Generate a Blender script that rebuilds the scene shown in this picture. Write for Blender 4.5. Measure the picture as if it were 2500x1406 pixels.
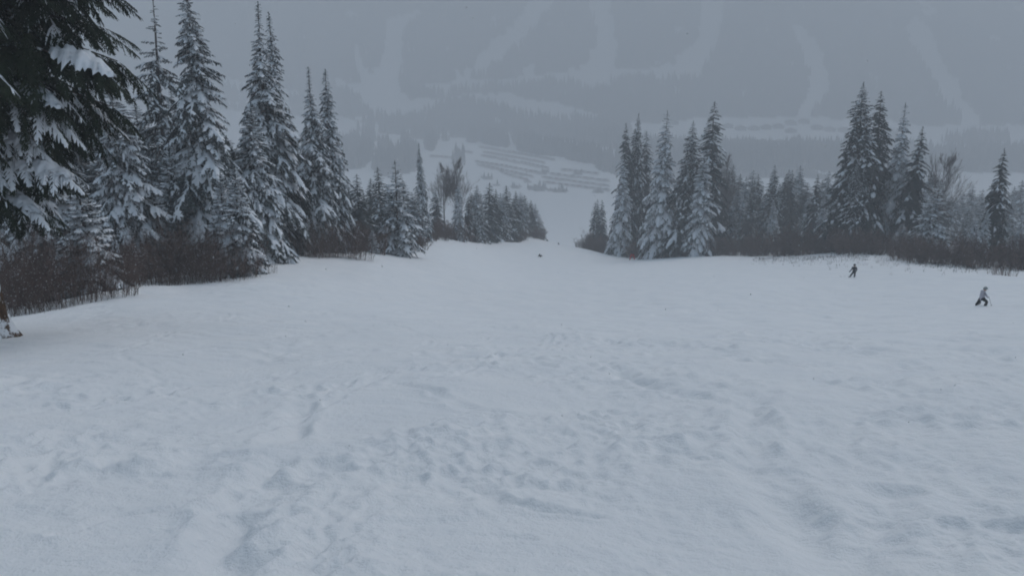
import bpy, bmesh, math, random
import numpy as np
from mathutils import Vector, Matrix

for o in list(bpy.data.objects):
    bpy.data.objects.remove(o)
scene = bpy.context.scene
COL = scene.collection

# ------------------------------------------------------------------ camera
F = 2000.0                      # focal length in photograph pixels (2500 wide)
PITCH = math.radians(14.0)
CAMZ = 1.65
cam_data = bpy.data.cameras.new('camera')
cam_data.sensor_width = 36.0
cam_data.lens = 36.0 * F / 2500.0
cam_data.clip_start = 0.1
cam_data.clip_end = 20000.0
cam = bpy.data.objects.new('camera', cam_data)
cam.location = (0, 0, CAMZ)
cam.rotation_euler = (math.pi / 2 - PITCH, 0, 0)
COL.objects.link(cam)
scene.camera = cam

# ------------------------------------------------------------------ sky, sun, exposure
world = bpy.data.worlds.new('World')
scene.world = world
world.use_nodes = True
nt = world.node_tree
nt.nodes.clear()
SUN_EL, SUN_AZ = math.radians(48), math.radians(35)
sky = nt.nodes.new('ShaderNodeTexSky')
sky.sky_type = 'NISHITA'
sky.sun_disc = False
sky.sun_elevation = SUN_EL
sky.sun_rotation = SUN_AZ
sky.altitude = 1500
sky.air_density = 1.0
sky.dust_density = 6.0
sky.ozone_density = 1.5
hs = nt.nodes.new('ShaderNodeHueSaturation')
hs.inputs['Saturation'].default_value = 0.92
hs.inputs['Hue'].default_value = 0.464
bg = nt.nodes.new('ShaderNodeBackground')
bg.inputs['Strength'].default_value = 0.10
wo = nt.nodes.new('ShaderNodeOutputWorld')
nt.links.new(sky.outputs[0], hs.inputs['Color'])
nt.links.new(hs.outputs[0], bg.inputs[0])
nt.links.new(bg.outputs[0], wo.inputs[0])

sun_data = bpy.data.lights.new('sun', 'SUN')
sun_data.energy = 0.95
sun_data.angle = math.radians(45)
sun_data.color = (1.0, 0.98, 0.95)
sun = bpy.data.objects.new('sun', sun_data)
sun_dir = Vector((math.sin(SUN_AZ) * math.cos(SUN_EL), math.cos(SUN_AZ) * math.cos(SUN_EL), math.sin(SUN_EL)))
sun.rotation_euler = (-sun_dir).to_track_quat('-Z', 'Y').to_euler()
sun.location = (0, 0, 300)
COL.objects.link(sun)

scene.view_settings.view_transform = 'Standard'
scene.view_settings.look = 'None'
scene.view_settings.gamma = 1.0
scene.view_settings.use_curve_mapping = False
scene.view_settings.exposure = 0.12
HAZE = 0.00145

c = scene.cycles
c.max_bounces = 5
c.diffuse_bounces = 2
c.glossy_bounces = 1
c.volume_bounces = 2
c.transmission_bounces = 1
c.transparent_max_bounces = 8
c.use_denoising = True
c.caustics_reflective = False
c.caustics_refractive = False
c.filter_width = 1.9

rng = np.random.default_rng(11)

# ------------------------------------------------------------------ pixel helpers (photograph pixels -> places)
def at(px, py, D):
    u = (px - 1250.0) / F
    v = (py - 703.0) / F
    dy = math.cos(PITCH) - v * math.sin(PITCH)
    dz = -math.sin(PITCH) - v * math.cos(PITCH)
    s = D / dy
    return u * s, D, CAMZ + dz * s

def project(x, y, z):
    zc = y * math.cos(PITCH) - (z - CAMZ) * math.sin(PITCH)
    yc = -y * math.sin(PITCH) - (z - CAMZ) * math.cos(PITCH)
    zc = np.maximum(zc, 0.01)
    return 1250 + F * x / zc, 703 + F * yc / zc

# ------------------------------------------------------------------ noise
_perm = np.random.default_rng(3).permutation(512)
def _hash(ix, iy, s):
    return _perm[(_perm[(_perm[(ix + s * 17) & 511] + iy) & 511] + s) & 511]
def perlin(x, y, s=0):
    x = np.asarray(x, float); y = np.asarray(y, float)
    fx = np.floor(x); fy = np.floor(y)
    ix = fx.astype(np.int64); iy = fy.astype(np.int64)
    x = x - fx; y = y - fy
    u = x * x * x * (x * (x * 6 - 15) + 10)
    w = y * y * y * (y * (y * 6 - 15) + 10)
    def g(ax, ay, dx, dy):
        a = _hash(ax, ay, s) * (2 * math.pi / 512)
        return np.cos(a) * dx + np.sin(a) * dy
    n00 = g(ix, iy, x, y); n10 = g(ix + 1, iy, x - 1, y)
    n01 = g(ix, iy + 1, x, y - 1); n11 = g(ix + 1, iy + 1, x - 1, y - 1)
    return (n00 * (1 - u) + n10 * u) * (1 - w) + (n01 * (1 - u) + n11 * u) * w

# ------------------------------------------------------------------ terrain heights
PROFILE = [(-3200, 260), (-400, 100), (-60, 15.0), (0, 0.0), (20, -4.95), (50, -12.25), (70, -16.0), (89, -19.35), (130, -27.0), (160, -32.6), (171, -34.85),
           (180, -36.4), (190, -39.0), (200, -41.3), (215, -43.4), (230, -44.3), (240, -45.2),
           (255, -49.5), (300, -61), (350, -71), (450, -83), (600, -101), (800, -120), (1000, -131),
           (1300, -122), (1600, -117), (1900, -111), (2200, -57), (2600, 72), (3200, 330), (3600, 420), (4600, 520)]
def _nearer(p):
    D, z = p
    if D <= 600: return p
    d2 = 600 + (D - 600) * 0.62
    return (d2, CAMZ + (z - CAMZ) * d2 / D)
PROFILE = [_nearer(p) for p in PROFILE]
_py = np.array([p[0] for p in PROFILE], float)
_pz = np.array([p[1] for p in PROFILE], float)
def _pchip(xq):
    h = np.diff(_py); d = np.diff(_pz) / h
    m = np.zeros_like(_py)
    m[0], m[-1] = d[0], d[-1]
    for i in range(1, len(_py) - 1):
        if d[i - 1] * d[i] > 0:
            w1 = 2 * h[i] + h[i - 1]; w2 = h[i] + 2 * h[i - 1]
            m[i] = (w1 + w2) / (w1 / d[i - 1] + w2 / d[i])
    xq = np.clip(xq, _py[0], _py[-1])
    i = np.clip(np.searchsorted(_py, xq) - 1, 0, len(_py) - 2)
    t = (xq - _py[i]) / h[i]
    return ((2*t**3 - 3*t**2 + 1) * _pz[i] + (t**3 - 2*t**2 + t) * h[i] * m[i]
            + (-2*t**3 + 3*t**2) * _pz[i + 1] + (t**3 - t**2) * h[i] * m[i + 1])

CONTROL = [(50, 822, 24), (-200, 850, 24), (150, 757, 36), (310, 712, 42), (450, 703, 46), (600, 660, 54), (640, 634, 62),
           (760, 632, 70), (920, 641, 74), (940, 612, 95), (1040, 604, 112), (1100, 589, 140), (1200, 590, 185),
           (1320, 587, 225), (1370, 600, 235), (1430, 612, 200), (1500, 627, 178), (1650, 627, 162),
           (1850, 627, 143), (1980, 626, 128), (2100, 622, 118), (2300, 645, 100), (2480, 672, 82), (2700, 700, 66),
           (2083, 677, 91), (2400, 752, 54), (1544, 634, 170), (1000, 690, 66), (1250, 660, 120)]
_cp = []
for (px, py, D) in CONTROL:
    x, y, z = at(px, py, D)
    _cp.append((x, y, (z - float(_pchip(np.array([y]))[0])) / y))
for D in (3.0, 8.0, 15.0):
    for a in (-40, -20, 0, 20, 40):
        _cp.append((D * math.tan(math.radians(a)), D, 0.0))
for D in (400.0, 800.0):
    for a in (-35, 0, 35):
        _cp.append((D * math.tan(math.radians(a)), D, 0.0))
_cp = np.array(_cp)
def _warp(x, y):
    yy = np.maximum(y, 2.0)
    a = np.clip(np.arctan2(x, yy), -0.8, 0.8)
    return 4.0 * a, np.log(yy)
_cs, _ct = _warp(_cp[:, 0], _cp[:, 1])
_eps = 0.04
_K = np.sqrt((_cs[:, None] - _cs[None]) ** 2 + (_ct[:, None] - _ct[None]) ** 2 + _eps)
_w = np.linalg.solve(_K - 0.002 * np.eye(len(_cs)), _cp[:, 2])
def base_height(x, y):
    x = np.asarray(x, float); y = np.asarray(y, float)
    s, t = _warp(x, y)
    e = np.zeros_like(s)
    for k in range(len(_cs)):
        e += _w[k] * np.sqrt((s - _cs[k]) ** 2 + (t - _ct[k]) ** 2 + _eps)
    fade = np.clip((y - 2) / 6, 0, 1) * np.clip((800 - y) / 400, 0, 1)
    z = _pchip(y) + e * np.maximum(y, 0) * fade
    far = np.clip((y - 500) / 500, 0, 1)
    z = z + far * (9 * perlin(x / 420, y / 420, 5) + 18 * np.clip((y - 1300) / 600, 0, 1) * perlin(x / 700 + 3, y / 900, 6))
    return z

# furrows cut by skis, laid on the slope: photograph pixels -> slope points
def slope_point(px, py):
    lo, hi = 2.0, 220.0
    Ds = np.exp(np.linspace(math.log(lo), math.log(hi), 400))
    best = None
    for D in Ds:
        x, y, z = at(px, py, D)
        if z <= float(base_height(np.array([x]), np.array([y]))[0]):
            best = (x, y); break
    return best or (at(px, py, hi)[0], hi)

FURROW_PX = [  # points, half width, depth
    ([(735, 960), (720, 1040), (675, 1110), (640, 1160), (560, 1260), (500, 1406)], 0.22, 0.10),
    ([(900, 1120), (800, 1140), (700, 1180), (620, 1290), (560, 1406)], 0.20, 0.08),
    ([(0, 1110), (150, 1090), (320, 1080), (470, 1060)], 0.12, 0.04),
    ([(0, 1010), (130, 985), (300, 970), (440, 930)], 0.12, 0.05),
    ([(150, 1300), (330, 1250), (480, 1230), (560, 1200)], 0.10, 0.05),
    ([(1850, 960), (1840, 1080), (1880, 1180), (2010, 1290), (2100, 1406)], 0.30, 0.10),
    ([(2180, 1170), (2140, 1260), (2160, 1406)], 0.22, 0.08),
    ([(1080, 1160), (1180, 1200), (1270, 1225), (1420, 1240)], 0.12, 0.07),
    ([(2500, 870), (2250, 890), (2050, 920), (1960, 950)], 0.25, 0.06),
    ([(420, 860), (560, 845), (720, 880), (900, 850)], 0.3, 0.07),
    ([(960, 930), (1060, 950), (1160, 990), (1300, 1010)], 0.2, 0.07),
    ([(1500, 900), (1600, 940), (1700, 960)], 0.25, 0.08),
    ([(1350, 860), (1500, 840), (1700, 835), (1900, 880)], 0.3, 0.06),
    ([(620, 1406), (760, 1330), (960, 1270), (1180, 1250)], 0.08, 0.035),
    ([(760, 1406), (900, 1340), (1060, 1310), (1300, 1290)], 0.08, 0.03),
]
FURROWS = []
for pts, wd, dp in FURROW_PX:
    g = np.array([slope_point(*p) for p in pts])
    t = np.linspace(0, len(g) - 1, (len(g) - 1) * 8 + 1)
    gx = np.interp(t, range(len(g)), g[:, 0]); gy = np.interp(t, range(len(g)), g[:, 1])
    k = np.array([1, 2, 3, 2, 1]) / 9.0
    gx[2:-2] = np.convolve(gx, k, 'valid'); gy[2:-2] = np.convolve(gy, k, 'valid')
    FURROWS.append((gx, gy, wd, dp))

_g = np.random.default_rng(40)
for k in range(14):     # single ski lines, mostly in pairs, swinging down the fall line
    x0, y0 = _g.uniform(-13, 16), 3.5 + 30 * _g.random() ** 1.3
    L = _g.uniform(10, 24); h0 = _g.normal(0.25, 0.5); cv = _g.normal(0, 0.06)
    q = np.linspace(0, L, 20); hd = h0 + cv * q + 0.25 * np.sin(q * 0.6 + k)
    tx = x0 + np.cumsum(np.sin(hd)) * L / 20; ty = y0 + np.cumsum(np.cos(hd)) * L / 20
    wd = _g.uniform(0.08, 0.16); dp = _g.uniform(0.025, 0.06)
    FURROWS.append((tx, ty, wd, dp))
    if k % 3: FURROWS.append((tx + 0.3 * math.cos(h0), ty - 0.3 * math.sin(h0), wd, dp))
def relief(x, y, cell):
    """Wind and ski relief of the snow, in metres. cell: local mesh spacing, to leave out what the mesh cannot carry."""
    def keep(wl):
        return np.clip(wl / (3.0 * cell) - 0.7, 0, 1)
    wx = x + 0.5 * perlin(x / 2.3, y / 2.3, 21); wy = y + 0.5 * perlin(x / 2.3 + 9, y / 2.3, 22)
    z = 0.16 * perlin(x / 5.5, y / 7.5, 1) * keep(6) + 0.30 * perlin(x / 17, y / 21, 2) * keep(17)
    near = np.clip((y - 1.0) / 3.0, 0.3, 1)
    rough = np.clip(perlin(x / 3.6 + 4, y / 5.0, 8) * 2.0 + perlin(x / 1.5, y / 2.0, 18) * 1.3 + 0.55 + np.clip(x / 7, -0.42, 0.15), 0.10, 1)   # churned areas
    smooth = 1 - rough
    lump = np.abs(perlin(wx / 0.85, wy / 1.0, 9))
    lump2 = perlin(wx / 0.36, wy / 0.42, 10)
    lump3 = perlin(wx / 0.18, wy / 0.2, 11)
    lump4 = perlin(wx / 0.095, wy / 0.105, 27)
    z += rough * near * (0.12 * (0.3 - lump) * keep(0.85) + 0.12 * np.where(lump2 > 0, lump2, 0.5 * lump2) * keep(0.38) + 0.085 * np.where(lump3 > 0, lump3, 0.4 * lump3) * keep(0.18) + 0.035 * lump4 * keep(0.1))
    # mounds pushed up between turns
    m1 = perlin(wx / 2.4 + 3, wy / 3.4, 17); m2 = perlin(wx / 1.25 + 3, wy / 1.6, 26)
    z += (0.22 * m1 * keep(2.6) + 0.10 * m2 * keep(1.3)) * np.clip(0.55 + x / 30, 0.4, 1)
    # scattered clods on the churned snow
    cl = np.clip(perlin(wx / 0.5 + 31, wy / 0.55, 12) - 0.25, 0, 1)
    z += (0.12 + 0.88 * rough) * near * 0.17 * cl * keep(0.5)
    # thin wind edges running across the fall line on the smoother snow
    a = wx * 0.35 + wy * 1.0 + 0.25 * perlin(x / 0.9, y / 0.9, 24)
    b = wx * 1.0 - wy * 0.35
    r = perlin(b / 2.6 + 7, a / 0.75, 13)
    r2 = perlin(b / 1.1, a / 0.33, 14)
    st = np.clip(perlin(x / 3.1 + 8, y / 4.0, 19) * 2 + 0.4 - x / 8, 0, 1)
    z += smooth * st * (0.10 * (0.5 - np.abs(r)) * keep(0.75) + 0.045 * (0.5 - np.abs(r2)) * keep(0.33))
    for gx, gy, wd, dp in FURROWS:
        m = (x > gx.min() - 1.5) & (x < gx.max() + 1.5) & (y > gy.min() - 1.5) & (y < gy.max() + 1.5)
        if not m.any():
            continue
        X = x[m] + 0.16 * perlin(x[m] / 0.5, y[m] / 0.5, 15); Y = y[m] + 0.2 * perlin(x[m] / 0.6, y[m] / 0.6, 16)
        d = np.full(X.shape, 1e9)
        for i in range(len(gx) - 1):
            ax, ay, bx, by = gx[i], gy[i], gx[i + 1], gy[i + 1]
            L2 = (bx - ax) ** 2 + (by - ay) ** 2 + 1e-9
            tt = np.clip(((X - ax) * (bx - ax) + (Y - ay) * (by - ay)) / L2, 0, 1)
            d = np.minimum(d, np.hypot(X - ax - tt * (bx - ax), Y - ay - tt * (by - ay)))
        wd = 0.7 * wd; br_ = np.clip(0.6 + 1.2 * perlin(X / 0.9, Y / 1.1, 25), 0, 1.3)
        z[m] += br_ * (-dp * np.exp(-(d / wd) ** 2) + 0.45 * dp * np.exp(-((d - 1.7 * wd) / (0.6 * wd)) ** 2))
    return z * np.clip((150 - y) / 90, 0.2, 1) * np.clip((330 - y) / 80, 0, 1) * np.clip((y + 30) / 25, 0, 1)

def ground_z(x, y):
    return float(base_height(np.array([x]), np.array([y]))[0])

def snow_z(x, y):
    return ground_z(x, y) + float(relief(np.array([x]), np.array([y]), np.array([max(0.01, y * 0.0035)]))[0])

def ray_ground(px, py, d0, d1, n=600):
    """Where the sight line through a photograph pixel meets the bare terrain between distances d0 and d1."""
    Ds = np.linspace(d0, d1, n)
    u = (px - 1250.0) / F; v = (py - 703.0) / F
    dy = math.cos(PITCH) - v * math.sin(PITCH); dz = -math.sin(PITCH) - v * math.cos(PITCH)
    X = u * Ds / dy; Z = CAMZ + dz * Ds / dy
    h = base_height(X, Ds)
    i = np.argmax(Z <= h)
    if not (Z <= h).any():
        i = n - 1
    return X[i], Ds[i], h[i]

# ------------------------------------------------------------------ materials
def new_mat(name):
    m = bpy.data.materials.new(name)
    m.use_nodes = True
    n = m.node_tree
    b = n.nodes['Principled BSDF']
    return m, n, b
def ramp(n, fac, stops):
    r = n.nodes.new('ShaderNodeValToRGB')
    e = r.color_ramp.elements
    e[0].position, e[0].color = stops[0][0], stops[0][1]
    e[1].position, e[1].color = stops[-1][0], stops[-1][1]
    for p, cc in stops[1:-1]:
        q = e.new(p); q.color = cc
    n.links.new(fac, r.inputs[0])
    return r
def noise(n, scale, detail=4, rough=0.6, coord='Object', vec=None):
    t = n.nodes.new('ShaderNodeTexNoise')
    t.inputs['Scale'].default_value = scale
    t.inputs['Detail'].default_value = detail
    t.inputs['Roughness'].default_value = rough
    if vec is None:
        tc = n.nodes.new('ShaderNodeTexCoord'); vec = tc.outputs[coord]
    n.links.new(vec, t.inputs['Vector'])
    return t
def mix(n, fac, a, b):
    m = n.nodes.new('ShaderNodeMix'); m.data_type = 'RGBA'
    if isinstance(fac, float): m.inputs[0].default_value = fac
    else: n.links.new(fac, m.inputs[0])
    for k, vv in ((6, a), (7, b)):
        if isinstance(vv, tuple): m.inputs[k].default_value = vv
        else: n.links.new(vv, m.inputs[k])
    return m.outputs[2]

SNOWC = (0.84, 0.87, 0.91, 1)
def make_snow_ground():
    m, n, b = new_mat('ground_snow')
    b.inputs['Roughness'].default_value = 0.75
    b.inputs['Specular IOR Level'].default_value = 0.15
    nz = noise(n, 0.6, 5)
    col = ramp(n, nz.outputs[0], [(0.3, (0.85, 0.88, 0.915, 1)), (0.7, (0.91, 0.93, 0.95, 1))])
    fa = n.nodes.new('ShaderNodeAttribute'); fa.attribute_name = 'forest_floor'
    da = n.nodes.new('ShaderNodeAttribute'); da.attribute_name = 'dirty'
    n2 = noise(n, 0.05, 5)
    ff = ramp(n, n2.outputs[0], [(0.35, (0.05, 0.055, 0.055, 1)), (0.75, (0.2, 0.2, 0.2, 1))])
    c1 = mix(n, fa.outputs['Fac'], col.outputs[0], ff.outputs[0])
    c2 = mix(n, da.outputs['Fac'], c1, (0.13, 0.12, 0.115, 1))
    n.links.new(c2, b.inputs['Base Color'])
    nb = noise(n, 9.0, 6, 0.65)
    nb2 = noise(n, 45.0, 3, 0.6)
    ad = n.nodes.new('ShaderNodeMath'); ad.operation = 'MULTIPLY_ADD'
    ad.inputs[1].default_value = 0.25
    n.links.new(nb2.outputs[0], ad.inputs[0]); n.links.new(nb.outputs[0], ad.inputs[2])
    bp = n.nodes.new('ShaderNodeBump')
    bp.inputs['Strength'].default_value = 0.7
    bp.inputs['Distance'].default_value = 0.06
    n.links.new(ad.outputs[0], bp.inputs['Height'])
    n.links.new(bp.outputs[0], b.inputs['Normal'])
    return m
def make_snow():
    m, n, b = new_mat('lying_snow')
    b.inputs['Roughness'].default_value = 0.8
    b.inputs['Specular IOR Level'].default_value = 0.1
    nz = noise(n, 3.0, 4)
    col = ramp(n, nz.outputs[0], [(0.3, (0.76, 0.80, 0.85, 1)), (0.7, (0.86, 0.88, 0.92, 1))])
    n.links.new(col.outputs[0], b.inputs['Base Color'])
    nb = noise(n, 14.0, 4)
    bp = n.nodes.new('ShaderNodeBump'); bp.inputs['Strength'].default_value = 0.5; bp.inputs['Distance'].default_value = 0.05
    n.links.new(nb.outputs[0], bp.inputs['Height']); n.links.new(bp.outputs[0], b.inputs['Normal'])
    return m
def make_needles(name, dark, light, frost, frost_amount):
    m, n, b = new_mat(name)
    b.inputs['Roughness'].default_value = 0.85
    b.inputs['Specular IOR Level'].default_value = 0.15
    nz = noise(n, 2.2, 4)
    col = ramp(n, nz.outputs[0], [(0.3, dark), (0.7, light)])
    nf = noise(n, 11.0, 5, 0.75)
    fr = ramp(n, nf.outputs[0], [(0.62 - frost_amount, (0, 0, 0, 1)), (0.80 - frost_amount, (1, 1, 1, 1))])
    n.links.new(mix(n, fr.outputs[0], col.outputs[0], frost), b.inputs['Base Color'])
    return m
def make_bark(name, c1, c2, snow_amount):
    m, n, b = new_mat(name)
    b.inputs['Roughness'].default_value = 0.9
    b.inputs['Specular IOR Level'].default_value = 0.15
    tc = n.nodes.new('ShaderNodeTexCoord')
    mp = n.nodes.new('ShaderNodeMapping'); mp.inputs['Scale'].default_value = (5, 5, 1.1)
    n.links.new(tc.outputs['Object'], mp.inputs[0])
    nz = noise(n, 3.0, 6, 0.7, vec=mp.outputs[0])
    col = ramp(n, nz.outputs[0], [(0.35, c1), (0.65, c2)])
    out = col.outputs[0]
    if snow_amount > 0:
        mp2 = n.nodes.new('ShaderNodeMapping'); mp2.inputs['Scale'].default_value = (1.5, 1.5, 0.8)
        n.links.new(tc.outputs['Object'], mp2.inputs[0])
        ns = noise(n, 2.0, 5, 0.65, vec=mp2.outputs[0])
        fr = ramp(n, ns.outputs[0], [(0.60 - snow_amount, (0, 0, 0, 1)), (0.66 - snow_amount, (1, 1, 1, 1))])
        out = mix(n, fr.outputs[0], out, SNOWC)
    n.links.new(out, b.inputs['Base Color'])
    bp = n.nodes.new('ShaderNodeBump'); bp.inputs['Strength'].default_value = 0.8; bp.inputs['Distance'].default_value = 0.04
    n.links.new(nz.outputs[0], bp.inputs['Height']); n.links.new(bp.outputs[0], b.inputs['Normal'])
    return m
def make_plain(name, col, rough=0.7, var=0.25, scale=6.0):
    m, n, b = new_mat(name)
    b.inputs['Roughness'].default_value = rough
    b.inputs['Specular IOR Level'].default_value = 0.25
    nz = noise(n, scale, 4)
    lo = tuple(v * (1 - var) for v in col[:3]) + (1,); hi = tuple(min(1, v * (1 + var)) for v in col[:3]) + (1,)
    r = ramp(n, nz.outputs[0], [(0.3, lo), (0.7, hi)])
    n.links.new(r.outputs[0], b.inputs['Base Color'])
    return m

M_GROUND = make_snow_ground()
M_SNOW = make_snow()
M_NEEDLE = make_needles('spruce_needles', (0.012, 0.018, 0.016, 1), (0.035, 0.046, 0.038, 1), (0.38, 0.41, 0.44, 1), 0.13)
M_NEEDLE_NEAR = make_needles('near_spruce_needles', (0.010, 0.015, 0.011, 1), (0.040, 0.055, 0.028, 1), (0.30, 0.33, 0.35, 1), -0.02)
M_NEEDLE_DARK = make_needles('dark_spruce_needles', (0.012, 0.017, 0.017, 1), (0.034, 0.042, 0.038, 1), (0.30, 0.33, 0.36, 1), 0.0)
M_BARK = make_bark('bark', (0.035, 0.028, 0.024, 1), (0.10, 0.08, 0.07, 1), 0.05)
M_BARK_NEAR = make_bark('near_bark', (0.03, 0.017, 0.010, 1), (0.13, 0.075, 0.042, 1), 0.12)
M_TWIG = make_plain('twig_bark', (0.122, 0.083, 0.070), 0.9, 0.4, 4.0)
M_TWIG_PALE = make_plain('pale_twig_bark', (0.13, 0.11, 0.105), 0.9, 0.35, 4.0)
M_FARTREE = make_needles('far_forest_needles', (0.02, 0.026, 0.026, 1), (0.05, 0.058, 0.056, 1), (0.3, 0.32, 0.34, 1), 0.02)

def make_flake():
    m, n, b = new_mat('snowflake')
    n.nodes.remove(b)
    nz = noise(n, 1.0, 2)
    col = ramp(n, nz.outputs[0], [(0.3, (0.9, 0.92, 0.95, 1)), (0.7, (0.96, 0.97, 0.98, 1))])
    d = n.nodes.new('ShaderNodeBsdfDiffuse'); t = n.nodes.new('ShaderNodeBsdfTranslucent'); mx = n.nodes.new('ShaderNodeMixShader')
    n.links.new(col.outputs[0], d.inputs[0]); n.links.new(col.outputs[0], t.inputs[0])
    n.links.new(d.outputs[0], mx.inputs[1]); n.links.new(t.outputs[0], mx.inputs[2])
    n.links.new(mx.outputs[0], n.nodes['Material Output'].inputs[0])
    return m
M_FLAKE = make_flake()

# ------------------------------------------------------------------ mesh helpers
def np_mesh(name, V, Fc, mat=None, smooth=False):
    """V: n x 3, Fc: m x 3 or m x 4 index array."""
    me = bpy.data.meshes.new(name)
    V = np.ascontiguousarray(V, np.float32); Fc = np.ascontiguousarray(Fc, np.int32)
    k = Fc.shape[1]
    me.vertices.add(len(V)); me.vertices.foreach_set('co', V.ravel())
    me.loops.add(Fc.size); me.loops.foreach_set('vertex_index', Fc.ravel())
    me.polygons.add(len(Fc)); me.polygons.foreach_set('loop_start', np.arange(0, Fc.size, k, dtype=np.int32))
    me.update(calc_edges=True)
    me.polygons.foreach_set('use_smooth', np.full(len(Fc), smooth))
    if mat: me.materials.append(mat)
    me.update()
    return me
class MB:
    def __init__(s): s.V = []; s.F = []; s.n = 0
    def add(s, V, Fc):
        V = np.asarray(V, float); s.V.append(V); s.F.append(np.asarray(Fc, int) + s.n); s.n += len(V)
    def arrays(s):
        if not s.V: return np.zeros((0, 3)), np.zeros((0, 3), int)
        return np.vstack(s.V), np.vstack(s.F)
    def mesh(s, name, mat, smooth=False):
        V, Fc = s.arrays(); return np_mesh(name, V, Fc, mat, smooth)
def tube(path, radii, k=6):
    """Tapered tube as triangles along a path, closed at the tip."""
    path = np.asarray(path, float); n = len(path)
    V = []
    for i in range(n):
        d = path[min(i + 1, n - 1)] - path[max(i - 1, 0)]
        d /= np.linalg.norm(d) + 1e-9
        a = np.cross(d, (0.13, 0.97, 0.21)); a /= np.linalg.norm(a) + 1e-9
        b = np.cross(d, a)
        for j in range(k):
            t = 2 * math.pi * j / k
            V.append(path[i] + radii[i] * (math.cos(t) * a + math.sin(t) * b))
    Fc = []
    for i in range(n - 1):
        for j in range(k):
            p, q = i * k + j, i * k + (j + 1) % k
            Fc += [(p, q, q + k), (p, q + k, p + k)]
    V.append(path[-1]); 
    for j in range(k):
        Fc.append(((n - 1) * k + j, (n - 1) * k + (j + 1) % k, n * k))
    return np.array(V), np.array(Fc)
def box(cx, cy, cz, sx, sy, sz):
    V = np.array([(x, y, z) for z in (-1, 1) for y in (-1, 1) for x in (-1, 1)], float) * (sx / 2, sy / 2, sz / 2) + (cx, cy, cz)
    Fq = [(0, 2, 3, 1), (4, 5, 7, 6), (0, 1, 5, 4), (2, 6, 7, 3), (0, 4, 6, 2), (1, 3, 7, 5)]
    return V, np.array([t for q in Fq for t in ((q[0], q[1], q[2]), (q[0], q[2], q[3]))])

def obj(name, me, parent=None, loc=None):
    o = bpy.data.objects.new(name, me); COL.objects.link(o)
    if parent: o.parent = parent
    if loc is not None: o.location = loc
    return o
def empty(name, loc, rz=0.0, sc=(1, 1, 1)):
    o = bpy.data.objects.new(name, None); COL.objects.link(o)
    o.empty_display_size = 0.3
    o.location = loc; o.rotation_euler = (0, 0, rz); o.scale = sc
    return o
def tag(o, label, cat, group=None):
    o['label'] = label; o['category'] = cat
    if group: o['group'] = group
    return o

# ------------------------------------------------------------------ the ground: one sheet from underfoot to the far mountain
def seg_dist(PX, PY, pts):
    """distance to a polyline and its interpolated width"""
    d = np.full(PX.shape, 1e9); 
    for (a, b) in zip(pts[:-1], pts[1:]):
        ax, ay, aw = a; bx, by, bw = b
        L2 = (bx - ax) ** 2 + (by - ay) ** 2
        t = np.clip(((PX - ax) * (bx - ax) + (PY - ay) * (by - ay)) / L2, 0, 1)
        w = aw + t * (bw - aw)
        d = np.minimum(d, np.hypot(PX - ax - t * (bx - ax), PY - ay - t * (by - ay)) / w)
    return d
RUNS = [
    [(1010, 40, 14), (965, 70, 22), (962, 130, 22), (945, 190, 30), (935, 245, 48), (1000, 262, 20), (1090, 250, 9)],
    [(868, 120, 7), (880, 180, 12), (925, 235, 30)],
    [(1345, -20, 26), (1300, 40, 24), (1250, 95, 22), (1200, 140, 24), (1150, 190, 9), (1080, 225, 8)],
    [(1455, -20, 22), (1475, 60, 24), (1480, 120, 24), (1462, 178, 40), (1400, 200, 10)],
    [(1738, -20, 28), (1740, 60, 26), (1722, 120, 22), (1680, 172, 32), (1560, 188, 10), (1480, 185, 9)],
    [(1040, 222, 10), (1150, 208, 10), (1300, 198, 10), (1450, 184, 14), (1700, 178, 12)],
    [(1100, 240, 8), (1200, 250, 14), (1280, 268, 16), (1380, 290, 10)],
    [(1230, 238, 10), (1340, 262, 10), (1470, 292, 8)],
    [(1140, 190, 7), (1180, 165, 8)],
    [(820, 205, 10), (905, 235, 14)],
    [(870, 297, 6), (960, 282, 5)],
    [(1950, 80, 20), (1985, 140, 22), (2000, 220, 24), (1960, 290, 16)],
    [(2240, 70, 26), (2280, 160, 26), (2330, 250, 26), (2380, 310, 16)],
    [(540, 205, 10), (620, 215, 14), (720, 235, 12)],
    [(560, 255, 8), (700, 265, 10)],
    [(1205, 300, 5), (1240, 335, 8), (1255, 365, 8)],
    [(1310, 345, 10), (1420, 365, 12), (1500, 380, 14)],
]
VALLEY_TOP = ([-600, 500, 820, 900, 1050, 1130, 1250, 1400, 1500, 1640, 1760, 2100, 2300, 3200],
              [250, 270, 285, 308, 318, 338, 366, 398, 420, 438, 432, 434, 420, 420])
SHELF = ([1540, 1700, 2100, 2500, 3200], [300, 288, 292, 312, 312], [352, 366, 366, 372, 372])
CLUMPS = [(868, 382, 42, 34), (830, 380, 30, 30), (980, 398, 38, 26), (940, 410, 30, 22), (1314, 460, 26, 9), (1360, 466, 24, 8), (1260, 455, 14, 5),
          (1050, 352, 14, 9), (990, 350, 12, 7), (1190, 430, 14, 4), (940, 362, 14, 4),
          (890, 318, 26, 6), (960, 322, 34, 6), (1030, 330, 30, 6),
          (900, 350, 12, 3), (1010, 370, 10, 3), (1085, 345, 16, 3), (1120, 400, 14, 3), (1150, 350, 12, 4), (1210, 445, 10, 3), (1225, 415, 8, 3), (1330, 415, 10, 4), (1440, 400, 22, 4), (1410, 420, 10, 3), (1460, 470, 16, 4), (1290, 440, 10, 3), (2440, 400, 70, 8), (2260, 395, 60, 8), (2150, 345, 40, 6), (2380, 345, 80, 8)]
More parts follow.
